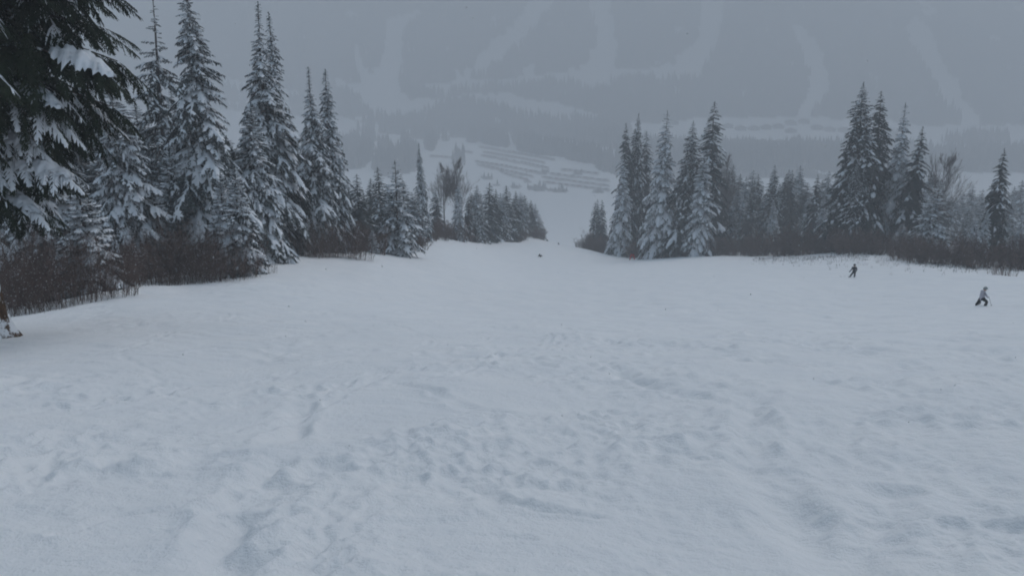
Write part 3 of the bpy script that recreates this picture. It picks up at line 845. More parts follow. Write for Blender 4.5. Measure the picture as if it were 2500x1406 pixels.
# ------------------------------------------------------------------ the big near spruce: boughs as parts
def near_spruce():
    g = np.random.default_rng(77)
    subs = [frond(g, 14, 5, h, 0.055, sp, 0.36, pd, ph) for h, sp, pd, ph in
            ((0.5, 0.9, 0.045, 0.035), (0.7, 0.65, 0.03, 0.025), (0.8, 0.10, 0.0, 0.0), (0.6, 0.35, 0.015, 0.012))]
    boughs = []
    for b in range(7):
        N, S = MB(), MB()
        heavy = b < 3; tipped = b == 6
        for s in (-1, 1):
            n = 9
            for q in range(n):
                t = 0.16 + 0.80 * (q + g.uniform(0, 0.8)) / n
                l = (0.16 + 0.30 * min(1, t / 0.4) * (1 - t) ** 0.7) * g.uniform(0.75, 1.25)
                a = s * math.radians(g.uniform(38, 66))
                k = g.integers(0, 2) if (heavy and g.random() < 0.7) else (2 if g.random() < 0.7 else 3)
                (Vn, Fn), (Vs, Fs) = subs[k]
                drp = g.uniform(0.25, 0.7)
                Vp = place(Vn + g.normal(0, 0.008, Vn.shape), l, 1.0, math.radians(g.uniform(-14, 2)), drp, a, 0, (t, 0))
                N.add(Vp, Fn)
                if len(Vs):
                    
                    if b < 4 or g.random() < 0.45: S.add(place(Vs, l, 1.0, math.radians(-8), drp, a, 0.012, (t, 0)), Fs)
        for t in (0.72, 0.84):
            (Vn, Fn), (Vs, Fs) = subs[0 if heavy else 3]
            N.add(place(Vn, 0.30, 1.0, -0.05, 0.3, g.uniform(-0.15, 0.15), 0, (t, 0)), Fn)
            if b < 4: S.add(place(Vs, 0.30, 1.0, -0.05, 0.3, 0, 0.01, (t, 0)), Fs)
        if heavy or tipped:   # thick pillow of snow over the middle of the bough, its rim running out along the twigs
            ns, mc = 30, 15; Vs = []
            rim = g.uniform(0.45, 1.35, (2, ns)); lum = g.uniform(-1, 1, (ns, mc))
            for i in range(ns):
                t = (0.66 + 0.36 * i / (ns - 1)) if tipped else (0.34 + 0.68 * i / (ns - 1))
                env = math.sin(math.pi * (i + 0.35) / (ns - 0.3)) ** 0.55 * (1 + 0.22 * math.sin(i * 0.9 + b))
                for j in range(mc):
                    f = -1 + 2 * j / (mc - 1)
                    ww = (0.085 if tipped else 0.115) * env * (1.2 - 0.55 * (i / ns)) * (1 - abs(f) + abs(f) * rim[0 if f < 0 else 1, i])
                    yy = f * ww
                    zz = 0.062 * env * (1 - abs(f) ** 2.4) - 4.0 * yy * yy + 0.012 * lum[i, j]
                    Vs.append((t + 0.35 * abs(yy), yy, zz))
            Fs = []
            for i in range(ns - 1):
                for j in range(mc - 1):
                    p = i * mc + j
                    Fs += [(p, p + 1, p + mc + 1), (p, p + mc + 1, p + mc)]
            S.add(Vs, Fs)
        T = tube([(t, 0, 0.0) for t in (0, 0.3, 0.6, 0.9)], [0.02, 0.014, 0.008, 0.003], 5)
        bend = g.uniform(0.18, 0.34)
        def bendit(V):
            V = V.copy(); V[:, 2] -= bend * V[:, 0] ** 2 - 0.06 * V[:, 0]
            return V
        Vn, Fn = N.arrays(); Vs, Fs = S.arrays()
        boughs.append((np_mesh('bough_needles', bendit(Vn), Fn, M_NEEDLE_NEAR), np_mesh('bough_snow', bendit(Vs), Fs, M_SNOW, True), np_mesh('bough_limb', bendit(T[0]), T[1], M_BARK)))
    x, y, _ = at(-22, 822, 24.5)
    zg = ground_z(x, y)
    e = empty('spruce_tree', (x, y, zg))
    tag(e, 'huge dark foreground spruce with snow-capped boughs and brown trunk on the near slope', 'tree')
    # trunk with root flare
    H = 21
    zs = [-1.5, -0.4, 0.0, 0.25, 0.6, 1.1, 1.9, 3.0, 5, 8, 12, 16, H]
    rs = [1.15, 0.98, 0.86, 0.72, 0.60, 0.52, 0.45, 0.41, 0.37, 0.31, 0.22, 0.12, 0.02]
    path = [(-0.02 * q, 0, q) for q in zs]
    Vt, Ft = tube(path, rs, 20)
    a = np.arctan2(Vt[:, 1], Vt[:, 0] + 0.02 * Vt[:, 2])
    fl = np.clip(1.6 - Vt[:, 2], 0, 2)
    k = 1 + 0.10 * np.sin(a * 5 + 1) * np.clip(fl, 0, 1.2) + 0.03 * np.sin(a * 13 + Vt[:, 2])
    Vt[:, 0] *= k; Vt[:, 1] *= k
    obj('trunk', np_mesh('near_trunk', Vt, Ft, M_BARK_NEAR, True), e)
    n = 0
    z = 5.0
    while z < 15:
        for k in range(4):
            az = n * 2.399 + g.uniform(-0.3, 0.3)
            L = (3.4 + 1.3 * np.clip((z - 6.5) / 2, 0, 1)) * (1 - max(0, z - 12) / 12) * g.uniform(0.75, 1.12)
            b = g.integers(0, 4)
            if g.random() < (0.35 if z < 7.4 else 0.78): b = g.integers(4, 6)
            bn, bs, bl = boughs[b]
            pit = math.radians(g.uniform(-14, 4) + (z - 8) * 1.1)
            o = obj('bough', bn, e, (-0.02 * z, 0, z + g.uniform(-0.25, 0.25)))
            o.rotation_euler = (g.uniform(-0.2, 0.2), -pit, az); o.scale = (L, L, L)
            obj('snow_load', bs, o)['kind'] = 'stuff'; obj('limb', bl, o)
            n += 1
        z += 0.29
    for (px, py, zz, az, L, b) in ((430, 140, 9.1, -0.2, 5.5, 6), (300, 210, 8.0, -0.35, 4.3, 6), (268, 400, 5.9, -0.3, 4.1, 2), (200, 560, 5.0, -0.45, 3.4, 1)):
        bn, bs, bl = boughs[b]
        o = obj('bough', bn, e, (-0.15, 0, zz)); o.rotation_euler = (0, 0.05, az); o.scale = (L, L, L * 0.9)
        obj('snow_load', bs, o)['kind'] = 'stuff'; obj('limb', bl, o)
near_spruce()

# ------------------------------------------------------------------ leafless shrubs and trees
def shrub_meshes(seed, nstem, h, spread, twigs, thick=1.0, flecks=60, mat=None):
    g = np.random.default_rng(seed)
    W, S = MB(), MB()
    for q in range(nstem):
        a = g.uniform(0, 6.28); r = spread * 0.62 * math.sqrt(g.random())
        b0 = np.array([r * math.cos(a), r * math.sin(a), -0.35])
        out = g.uniform(0.1, 0.55) * spread; a2 = a + g.uniform(-0.7, 0.7)
        hh = h * g.uniform(0.35, 1.1)
        P = lambda u: b0 + np.array([math.cos(a2) * out * u ** 1.4, math.sin(a2) * out * u ** 1.4, (hh + 0.35) * u * (1 - 0.06 * u)])
        us = (0, 0.3, 0.6, 1.0)
        W.add(*tube([P(u) + (g.normal(0, 0.025, 3) if 0 < u < 1 else 0) for u in us], [0.015 * thick, 0.012 * thick, 0.008 * thick, 0.003 * thick], 3))
        for k in range(twigs):
            u = g.uniform(0.12, 1.0) ** 0.55; p = P(u)
            d = np.array([g.normal(0, 0.55), g.normal(0, 0.55), g.uniform(0.35, 1.0)]); d /= np.linalg.norm(d)
            L = g.uniform(0.25, 0.7) * (1.15 - 0.5 * u) * h / 2.6
            s = np.cross(d, g.normal(0, 1, 3)); s /= np.linalg.norm(s) + 1e-9
            w = 0.0085 * thick
            W.add([p - s * w, p + s * w, p + d * L + g.normal(0, 0.03, 3)], [(0, 1, 2)])
            for e in range(2):
                p2 = p + d * L * g.uniform(0.25, 0.8)
                d2 = d + g.normal(0, 0.55, 3); d2 /= np.linalg.norm(d2)
                s2 = np.cross(d2, g.normal(0, 1, 3)); s2 /= np.linalg.norm(s2) + 1e-9
                W.add([p2 - s2 * w * 0.8, p2 + s2 * w * 0.8, p2 + d2 * L * g.uniform(0.4, 0.8)], [(0, 1, 2)])
                if g.random() < flecks / (nstem * twigs * 2.0):
                    c_ = p2 + d2 * L * 0.3; q_ = g.uniform(0.010, 0.034)
                    S.add(np.array([(1, 0, 0), (-1, 0, 0), (0, 1, 0), (0, -1, 0), (0, 0, 0.8), (0, 0, -0.6)]) * q_ + c_,
                          [(0, 2, 4), (2, 1, 4), (1, 3, 4), (3, 0, 4), (2, 0, 5), (1, 2, 5), (3, 1, 5), (0, 3, 5)])
    return W.mesh('shrub_stems', mat or M_TWIG), S.mesh('shrub_snow', M_SNOW, True)
SHRUBS = [shrub_meshes(101 + k, 34, 2.9, 1.9, 22, 0.9, 90) for k in range(4)]
SHRUBS_FAR = [shrub_meshes(201 + k, 46, 2.6, 2.2, 20, 1.9, 30) for k in range(3)]
SHRUBS_LOW = [shrub_meshes(301 + k, 12, 0.9, 0.7, 7, 0.9, 6) for k in range(2)]
def shrub(kind, x, y, label, group, s=1.0, sz=None):
    st, sn = kind[int(rng.integers(0, len(kind)))]
    e = empty('leafless_shrub', (x, y, ground_z(x, y)), rng.uniform(0, 6.28), (s, s, sz or s))
    tag(e, label, 'shrub', group)
    obj('stems', st, e); obj('snow_load', sn, e)['kind'] = 'stuff'
    return e
def band(kind, pts, n, depth, label, group, s0, s1, jit=8):
    """n shrubs along a photograph-pixel base line given as (px, py-of-base is implied by the ground, distance)."""
    t = np.linspace(0, len(pts) - 1, n)
    px = np.interp(t, range(len(pts)), [p[0] for p in pts]); D = np.interp(t, range(len(pts)), [p[1] for p in pts])
    for k in range(n):
        dd_ = D[k] + rng.uniform(0, depth)
        x = (px[k] + rng.uniform(-jit, jit) - 1250) / F * dd_ / (math.cos(PITCH)) * 0.97
        sv = rng.uniform(s0, s1)
        shrub(kind, x, dd_, label, group, sv, sv * rng.uniform(0.68, 1.3))
L1 = 'brown leafless shrub of the nearest thicket, beside the big brown trunk'
band(SHRUBS, [(-60, 33), (60, 35), (150, 36.5), (235, 38)], 9, 4.0, L1, 'thicket beside the big trunk', 0.8, 1.15, 20)
band(SHRUBS, [(-60, 38), (110, 40), (260, 43)], 10, 4.0, L1, 'thicket beside the big trunk', 0.9, 1.3, 24)
L2 = 'brown leafless shrub of the second thicket, in front of the small snowy firs'
band(SHRUBS, [(300, 46), (400, 46), (500, 46.5), (575, 48)], 9, 3.6, L2, 'thicket before the small firs', 0.8, 1.0, 12)
band(SHRUBS, [(290, 50), (430, 50), (570, 52)], 10, 4.0, L2, 'thicket before the small firs', 0.95, 1.15, 14)
L3 = 'reddish leafless shrub at the foot of the last tall spruces of the near wood'
band(SHRUBS, [(650, 66), (740, 70), (800, 71), (880, 73)], 12, 5.0, L3, 'shrubs at the end of the near wood', 0.8, 1.05, 12)
band(SHRUBS_FAR, [(660, 74), (800, 78), (900, 84)], 8, 5.0, L3, 'shrubs at the end of the near wood', 0.9, 1.2, 12)
shrub(SHRUBS_LOW, *slope_point(655, 668), 'small sparse sapling clump standing alone in the snow past the thicket', None, 1.15)
L4 = 'dark shrub round the foot of the open-branched snowy spruce'
band(SHRUBS_FAR, [(925, 94), (970, 95), (1015, 104)], 8, 5.0, L4, 'shrubs round the open-branched spruce', 0.7, 1.0, 10)
L5 = 'hazy brown shrub under the row of spruces leading to the gap'
band(SHRUBS_FAR, [(1040, 128), (1110, 146), (1200, 188), (1260, 210), (1320, 232)], 20, 8.0, L5, 'shrubs under the row to the gap', 1.0, 1.5, 8)
L6 = 'brown shrub closing the far wood at the gap'
band(SHRUBS_FAR, [(1432, 208), (1455, 198), (1490, 186)], 8, 6.0, L6, 'shrubs at the gap end of the far wood', 1.2, 1.9, 5)
L7 = 'brown leafless shrub in the long dark band under the wood across the slope'
band(SHRUBS_FAR, [(1500, 184), (1600, 171), (1700, 162), (1850, 147), (1980, 133), (2100, 122)], 46, 6.0, L7, 'long shrub band across the slope', 0.9, 1.8, 14)
L8 = 'brown leafless shrub in the thick band below the four-topped clump and beyond'
band(SHRUBS_FAR, [(2100, 119), (2200, 110), (2300, 101), (2400, 96), (2500, 90), (2560, 86)], 26, 5.0, L8, 'thick shrub band below the four-topped clump', 0.8, 1.6, 14)
L9 = 'low sparse twig clump in the snow at the frame edge before the shrub band'
band(SHRUBS_LOW, [(2450, 83), (2500, 81)], 6, 2.0, L9, 'low twig clumps at the frame edge', 1.0, 1.5, 8)

def bare_tree(seed, H, spread):
    g = np.random.default_rng(seed)
    T, W = MB(), MB()
    T.add(*tube([(0, 0, -1), (0.1, 0, H * 0.3), (0, 0.1, H * 0.65), (0.1, 0, H * 0.95)], [0.16, 0.13, 0.08, 0.02], 6))
    def br(p, d, L, r, lvl):
        q = [p]; dd_ = d.copy()
        for k in range(2):
            dd_ = dd_ + np.array([g.normal(0, 0.12), g.normal(0, 0.12), 0.12]); dd_ /= np.linalg.norm(dd_)
            q.append(q[-1] + dd_ * L / 2)
        if lvl == 0:
            s_ = np.cross(dd_, g.normal(0, 1, 3)); s_ /= np.linalg.norm(s_) + 1e-9
            W.add([p - s_ * r, p + s_ * r, q[-1]], [(0, 1, 2)])
            return
        W.add(*tube(q, [r, r * 0.75, r * 0.4], 3))
        for k in range(7):
            i_ = g.uniform(0.2, 1.0)
            pp = q[0] + (q[1] - q[0]) * i_ * 2 if i_ < 0.5 else q[1] + (q[2] - q[1]) * (i_ * 2 - 1)
            nd = dd_ + g.normal(0, 0.38, 3) + np.array([0, 0, 0.2]); nd /= np.linalg.norm(nd)
            br(pp, nd, L * g.uniform(0.4, 0.65), max(0.011, r * 0.55), lvl - 1)
    for k in range(30):
        z = H * g.uniform(0.22, 0.92); a = g.uniform(0, 6.28)
        d = np.array([math.cos(a) * spread, math.sin(a) * spread, g.uniform(1.0, 1.9)]); d /= np.linalg.norm(d)
        br(np.array([0.05, 0.05, z]), d, ((H - z) * 0.45 + 0.9) * g.uniform(0.8, 1.1), 0.020, 3 if k < 14 else 2)
    return T.mesh('bare_trunk', M_TWIG_PALE, True), W.mesh('bare_crown', M_TWIG_PALE)
BARE = [bare_tree(1, 12, 0.6), bare_tree(4, 12, 0.9)]
def bare(label, k, px, py, D, w):
    x, y, zt = at(px, py, D); zg = ground_z(x, y); s = (zt - zg) / 12.0
    e = tag(empty('leafless_tree', (x, y, zg), rng.uniform(0, 6.28), (s * w, s * w, s)), label, 'tree')
    obj('trunk', BARE[k][0], e); obj('crown', BARE[k][1], e)
bare('forked leafless tree with thin trunk beside the columnar spruce', 0, 1082, 415, 152, 0.8)
bare('bushy leafless tree with broom-like crown, nearer the even row', 0, 1115, 405, 156, 1.0)
bare('reddish leafless tree behind the tallest spruce by the gap', 0, 1775, 400, 190, 0.6)
bare('round-crowned leafless tree behind the drooping snow-striped spruce', 1, 2308, 385, 126, 0.8)

# ------------------------------------------------------------------ dry grass tips through the snow
def grass():
    g = np.random.default_rng(9)
    W = MB()
    for k in range(900):
        px = g.uniform(1850, 2140) if k < 650 else g.uniform(2150, 2420)
        D = np.interp(px, [1850, 2140, 2420], [136, 112, 92]) - abs(g.normal(0, 7 if k < 650 else 5)) + 2
        x = (px - 1250) / F * D; z = ground_z(x, D)
        for b in range(2):
            h = g.uniform(0.15, 0.5); o_ = g.normal(0, 0.12, 2); l = g.normal(0, 0.12, 2)
            W.add([(x + o_[0] - 0.018, D + o_[1], z - 0.1), (x + o_[0] + 0.018, D + o_[1], z - 0.1), (x + o_[0] + l[0], D + o_[1] + l[1], z + h)], [(0, 1, 2)])
    o = obj('dry_grass', W.mesh('dry_grass', M_TWIG_PALE)); o['kind'] = 'stuff'
    o['label'] = 'dry grass tips poking through the snow below the shrub band'; o['category'] = 'grass'
grass()

# ------------------------------------------------------------------ car park and houses in the valley
M_CAR = [make_plain('car_paint_dark', (0.03, 0.032, 0.04), 0.4, 0.2), make_plain('car_paint_grey', (0.10, 0.10, 0.11), 0.4, 0.2), make_plain('car_paint_red', (0.14, 0.03, 0.03), 0.4, 0.2)]
M_GLASS = make_plain('car_glass', (0.02, 0.025, 0.03), 0.15, 0.1)
def car_meshes(mat):
    prof = [(-2.2, 0.3), (2.2, 0.3), (2.25, 0.75), (1.2, 0.95), (0.55, 1.5), (-1.5, 1.55), (-2.2, 1.0)]
    V = [(x, s * (0.9 if z < 1.2 else 0.72), z) for s in (-1, 1) for x, z in prof]
    n = len(prof); Fc = []
    for k in range(1, n - 1): Fc += [(0, k, k + 1), (n, n + k + 1, n + k)]
    for k in range(n):
        a, b = k, (k + 1) % n; Fc += [(a, n + a, n + b), (a, n + b, b)]
    body = np_mesh('car_body', np.array(V), np.array(Fc), mat)
    W = MB()
    for x in (-1.35, 1.35):
        for s in (-0.82, 0.82):
            W.add(*tube([(x, s - 0.1, 0.32), (x, s + 0.1, 0.32)], [0.34, 0.34], 8))
    wheels = W.mesh('car_wheels', M_GLASS)
    Vr, Fr = box(-0.5, 0, 1.6, 1.9, 1.3, 0.12)
    return body, wheels, np_mesh('car_snow', Vr, Fr, M_SNOW)
CARS = [car_meshes(m) for m in M_CAR]
ncar = 0
for ri, (x0, y0, x1, y1) in enumerate(CAR_ROWS):
    a = ray_ground(x0, y0, 650, 1600); b = ray_ground(x1, y1, 650, 1600)
    L = math.hypot(b[0] - a[0], b[1] - a[1]); n = int(min(26, L / 7.5))
    ang = math.atan2(b[1] - a[1], b[0] - a[0])
    for k in range(n):
        if rng.random() < 0.08: continue
        t = (k + 0.5) / n
        x = a[0] + t * (b[0] - a[0]) + rng.uniform(-0.6, 0.6); y = a[1] + t * (b[1] - a[1]) + rng.uniform(-0.6, 0.6)
        e = empty('parked_car', (x, y, ground_z(x, y)), ang + rng.uniform(-0.05, 0.05))
        tag(e, 'snow-dusted car in the long parked rows of the far valley car park', 'car', 'cars parked in rows in the valley')
        bd, wh, sn = CARS[int(rng.choice([0, 0, 1, 1, 2]))]
        obj('body', bd, e); obj('wheels', wh, e); obj('snow_load', sn, e)
        ncar += 1
print('cars', ncar)

M_WALL = make_plain('chalet_wall', (0.09, 0.075, 0.065), 0.8, 0.3, 0.4)
def chalet_meshes():
    W, Dd, hw, he, hr = 14.0, 12.0, 9.0, 5.5, 9.0
    V = [(-hw, -6, -2), (hw, -6, -2), (hw, -6, he), (0, -6, hr), (-hw, -6, he), (-hw, 6, -2), (hw, 6, -2), (hw, 6, he), (0, 6, hr), (-hw, 6, he)]
    Fc = [(0, 1, 2), (0, 2, 4), (4, 2, 3), (6, 5, 9), (6, 9, 7), (7, 9, 8), (0, 4, 9), (0, 9, 5), (1, 6, 7), (1, 7, 2)]
    wall = np_mesh('chalet_wall', np.array(V, float), np.array(Fc), M_WALL)
    def slab(s, off, th):
        p = [(s * (hw + 0.9), he - 0.35), (0, hr + 0.12)]
        V = [(x, y, z + o_) for o_ in (off, off + th) for y in (-6.9, 6.9) for x, z in p]
        Fq = [(0, 1, 3, 2), (4, 6, 7, 5), (0, 2, 6, 4), (1, 5, 7, 3), (0, 4, 5, 1), (2, 3, 7, 6)]
        return np.array(V, float), np.array([t for q in Fq for t in ((q[0], q[1], q[2]), (q[0], q[2], q[3]))])
    R_, S_ = MB(), MB()
    for s in (-1, 1): R_.add(*slab(s, 0.0, 0.3)); S_.add(*slab(s, 0.302, 0.35))
    G = []
    for (x, z) in ((-5, 1), (-1.5, 1), (1.5, 1), (5, 1), (-3, 4.4), (0, 4.4), (3, 4.4)):
        Vb, Fb = box(x, -6.03, z, 1.5, 0.12, 1.7); G.append(np_mesh('chalet_window', Vb, Fb, M_GLASS))
    return wall, R_.mesh('chalet_roof', M_WALL), S_.mesh('chalet_roof_snow', M_SNOW), G
CH = chalet_meshes()
HOUSES = [(1777, 308), (1808, 314), (1840, 314), (1870, 311), (1900, 309), (1930, 300), (1962, 297), (1994, 312), (2026, 316), (2060, 318), (1930, 320),
          (1795, 345), (1828, 344), (1862, 346), (1904, 347), (1936, 349), (1970, 350), (2002, 351), (1642, 300), (1600, 296)]
for k, (px, py) in enumerate(HOUSES):
    x, y, z = ray_ground(px, py + 4, 900, 1900)
    up = k < 11
    row_name = 'upper row' if up else 'lower row'
    if k >= 18: lab = 'faint house among the spires behind the far wood, one of two by the gap'; gr = 'two faint houses by the gap'
    else: lab = 'blurred gabled house in the %s of houses on the valley shelf' % row_name; gr = row_name + ' of houses on the valley shelf'
    s = y / 1500.0
    e = tag(empty('chalet', (x, y, z - 1), math.radians(rng.uniform(-12, 12)), (s, s, s)), lab, 'house', gr)
    obj('wall', CH[0], e); r = obj('roof', CH[1], e)
    for w_ in CH[3]: obj('window', w_, e)

# ------------------------------------------------------------------ people on the slope
M_JW = make_plain('pale_jacket', (0.42, 0.41, 0.47), 0.8, 0.12)
M_PD = make_plain('dark_trousers', (0.016, 0.020, 0.022), 0.8, 0.3)
M_JD = make_plain('black_jacket', (0.014, 0.016, 0.020), 0.8, 0.3)
M_RED = make_plain('red_trousers', (0.50, 0.012, 0.025), 0.8, 0.15)
M_GREY = make_plain('charcoal_clothes', (0.03, 0.033, 0.036), 0.8, 0.3)
M_SKIN = make_plain('skin', (0.42, 0.28, 0.22), 0.6, 0.1)
M_HELM = make_plain('pale_helmet', (0.22, 0.25, 0.26), 0.35, 0.1)
M_HELMD = make_plain('dark_helmet', (0.012, 0.013, 0.016), 0.35, 0.1)
M_GOG = make_plain('goggle_lens', (0.02, 0.03, 0.03), 0.15, 0.1)
M_SKI = make_plain('ski_base', (0.05, 0.055, 0.065), 0.4, 0.2)
def person(label, loc, rz, J, jacket, trousers, helmet, skis=True, scale=1.0):
    """J: joint name -> (right, forward, up). One skinned body, coloured by the nearest bone; helmet, goggles, boots, skis are parts."""
    rad = dict(pelvis=.155, waist=.15, chest=.185, neck=.075, head=.105, crown=.085, hipL=.12, hipR=.12, kneeL=.105, kneeR=.105, footL=.09, footR=.09,
               toeL=.06, toeR=.06, shL=.10, shR=.10, elL=.068, elR=.068, haL=.055, haR=.055, fiL=.045, fiR=.045)
    bones = [('pelvis', 'waist'), ('waist', 'chest'), ('chest', 'neck'), ('neck', 'head'), ('head', 'crown'), ('pelvis', 'hipL'), ('pelvis', 'hipR'), ('hipL', 'kneeL'), ('kneeL', 'footL'),
             ('hipR', 'kneeR'), ('kneeR', 'footR'), ('footL', 'toeL'), ('footR', 'toeR'), ('chest', 'shL'), ('shL', 'elL'), ('elL', 'haL'), ('chest', 'shR'), ('shR', 'elR'), ('elR', 'haR'), ('haL', 'fiL'), ('haR', 'fiR')]
    names = list(rad)
    me = bpy.data.meshes.new('person_skin')
    me.from_pydata([J[n] for n in names], [(names.index(a), names.index(b)) for a, b in bones], [])
    o = bpy.data.objects.new('person_skin', me); COL.objects.link(o)
    md = o.modifiers.new('s', 'SKIN'); md.use_smooth_shade = True
    for k, n in enumerate(names):
        sv = me.skin_vertices[0].data[k]; sv.radius = (rad[n], rad[n]); sv.use_root = (n == 'pelvis')
    sb = o.modifiers.new('u', 'SUBSURF'); sb.levels = 2; sb.render_levels = 2
    dg = bpy.context.evaluated_depsgraph_get()
    body = bpy.data.meshes.new_from_object(o.evaluated_get(dg))
    bpy.data.objects.remove(o)
    body.name = 'person_body'
    body.materials.clear()
    for m in (jacket, trousers, M_SKIN, M_GREY): body.materials.append(m)
    def mi(a, b):
        if a in ('head', 'neck') or b == 'head': return 2
        if a[:4] in ('knee', 'hipL', 'hipR') or b[:3] == 'hip': return 1
        if a[:4] == 'foot' or a[:2] == 'ha': return 3
        return 0
    for p in body.polygons:
        cpt = np.array(p.center); best = (1e9, 0)
        for a, b in bones:
            A_, B_ = np.array(J[a]), np.array(J[b]); t = np.clip(np.dot(cpt - A_, B_ - A_) / (np.dot(B_ - A_, B_ - A_) + 1e-9), 0, 1)
            d = np.linalg.norm(cpt - A_ - t * (B_ - A_)) / (rad[a] * (1 - t) + rad[b] * t)
            if d < best[0]: best = (d, mi(a, b))
        p.material_index = best[1]; p.use_smooth = True
    e = tag(empty('person', loc, rz, (scale,) * 3), label, 'person')
    obj('body', body, e)
    hc = (np.array(J['head']) + np.array(J['crown'])) / 2
    bm = bmesh.new(); bmesh.ops.create_uvsphere(bm, u_segments=14, v_segments=9, radius=0.135)
    for v in bm.verts:
        v.co.z *= 1.05; v.co.y *= 1.15
        if v.co.z < -0.03: v.co.z = -0.03 - (v.co.z + 0.03) * (-0.3); 
    m = bpy.data.meshes.new('helmet'); bm.to_mesh(m); bm.free(); m.materials.append(helmet)
    for p in m.polygons: p.use_smooth = True
    h = obj('helmet', m, e, tuple(hc + np.array([0, 0, 0.035])))
    G = MB()
    for k in range(6):
        a0, a1 = [math.radians(90 - 60 + 20 * (k + q)) for q in (0, 1)]
        V_ = [(0.15 * math.cos(a), 0.16 * math.sin(a), z) for a in (a0, a1) for z in (-0.045, 0.035)]
        V_ += [(0.11 * math.cos(a), 0.12 * math.sin(a), z) for a in (a0, a1) for z in (-0.045, 0.035)]
        G.add(V_, [(0, 2, 3), (0, 3, 1), (1, 3, 7), (1, 7, 5), (0, 4, 6), (0, 6, 2)])
    obj('goggles', G.mesh('goggles', M_GOG), e, tuple(hc))
    if skis:
        for s in ('L', 'R'):
            f_ = np.array(J['foot' + s]); t_ = np.array(J['toe' + s]); d = t_ - f_; d[2] = 0; d /= np.linalg.norm(d) + 1e-9
            sd = np.array([-d[1], d[0], 0]); V_ = []; Fc = []
            st = [(-0.75, 0, .045), (-0.3, 0, .042), (0.4, 0, .042), (0.8, 0.01, .05), (0.98, 0.07, .045), (1.08, 0.14, .015)]
            for (q, up, w) in st:
                for zz in (0.0, 0.015):
                    for s2 in (-1, 1): V_.append(f_ + d * q + sd * s2 * w + np.array([0, 0, up + zz - 0.09]))
            for k in range(len(st) - 1):
                b0 = k * 4
                for (a, b) in ((0, 1), (1, 3), (3, 2), (2, 0)):
                    Fc += [(b0 + a, b0 + b, b0 + 4 + b), (b0 + a, b0 + 4 + b, b0 + 4 + a)]
            obj('ski', np_mesh('ski', np.array(V_), np.array(Fc), M_SKI), e)
    return e
def pose(**k):
    J = dict(pelvis=(0, 0, .86), waist=(0, .02, 1.0), chest=(0, .05, 1.24), neck=(0, .07, 1.43), head=(0, .10, 1.52), crown=(0, .10, 1.64), hipL=(-.12, 0, .80), hipR=(.12, 0, .80),
             kneeL=(-.16, .12, .46), kneeR=(.16, .12, .46), footL=(-.17, 0, .10), footR=(.17, 0, .10), toeL=(-.17, .17, .07), toeR=(.17, .17, .07),
             shL=(-.20, .05, 1.36), shR=(.20, .05, 1.36), elL=(-.34, .10, 1.12), elR=(.34, .10, 1.12), haL=(-.36, .30, .98), haR=(.36, .30, .98), fiL=(-.36, .38, .96), fiR=(.36, .38, .96))
    J.update(k); return J
# crouching skier in a pale jacket: moves to the right, side on (pose given in picture axes: right, away, up)
JW = pose(pelvis=(-.10, .05, .52), waist=(-.12, .05, .66), chest=(-.08, .03, .90), neck=(-.01, .02, 1.06), head=(.05, .01, 1.14), crown=(.07, .01, 1.27),
          hipL=(-.16, .10, .50), hipR=(-.03, -.10, .50), kneeL=(-.22, .16, .24), kneeR=(.20, -.14, .33), footL=(-.36, .16, .02), footR=(.04, -.14, -.08),
          toeL=(-.30, .22, -.02), toeR=(.20, -.10, -.10), shL=(-.08, .20, 1.00), shR=(-.08, -.16, 1.00), elL=(.04, .28, .80), elR=(.04, -.24, .78), haL=(.20, .24, .70), haR=(.16, -.18, .66), fiL=(.27, .22, .69), fiR=(.23, -.16, .65))
x, y = slope_point(2398, 750)
person('crouching skier in pale jacket, grey helmet and dark trousers, lowest on the slope', (x, y, snow_z(x, y) - 0.03), 0, JW, M_JW, M_PD, M_HELM)
Pm = MB(); Pm.add(*tube([(0.22, -0.2, 0.66), (0.48, -0.25, -0.02)], [0.012, 0.008], 5)); Pm.add(*tube([(0.46, -0.25, 0.045), (0.463, -0.25, 0.04)], [0.045, 0.045], 8))
tag(obj('ski_pole', Pm.mesh('ski_pole', M_SKI), None, (x, y, snow_z(x, y) + 0.05)), 'thin ski pole planted in front of the crouching pale-jacketed skier', 'ski pole')
JB = pose(pelvis=(0, 0, .66), waist=(.02, .02, .82), chest=(.03, .04, 1.06), neck=(.02, .05, 1.26), head=(.02, .06, 1.36), crown=(.02, .07, 1.49), hipL=(-.12, 0, .60), hipR=(.12, 0, .60),
          kneeL=(-.24, .06, .34), kneeR=(.14, .08, .30), footL=(-.46, 0, .04), footR=(.06, 0, .0), toeL=(-.62, .06, .02), toeR=(-.10, .06, -.02),
          shL=(-.18, .04, 1.17), shR=(.22, .04, 1.16), elL=(-.32, .05, .90), elR=(.32, .05, .88), haL=(-.50, .08, .66), haR=(.26, .12, .66), fiL=(-.56, .09, .60), fiR=(.22, .16, .62))
x, y = slope_point(2084, 676)
person('skier dressed all in black turning in powder below the four-topped clump', (x, y, snow_z(x, y) - 0.05), 0, JB, M_JD, M_JD, M_HELMD)
x, y, _ = at(1544, 634, 167)
person('standing person with red trousers and dark jacket against the shrub band', (x, y, snow_z(x, y) + 0.02), 0.3,
       pose(footL=(-.40, 0, .08), footR=(.34, 0, .08), kneeL=(-.30, .08, .46), kneeR=(.25, .08, .46), toeL=(-.48, .15, .05), toeR=(.40, .15, .05)), M_GREY, M_RED, M_HELMD, False, 1.4)
x, y, _ = at(1407, 597, 243)
person('tiny dark figure beside the brown shrubs at the gap', (x, y, snow_z(x, y)), 0.6, pose(), M_JD, M_GREY, M_HELMD, False)
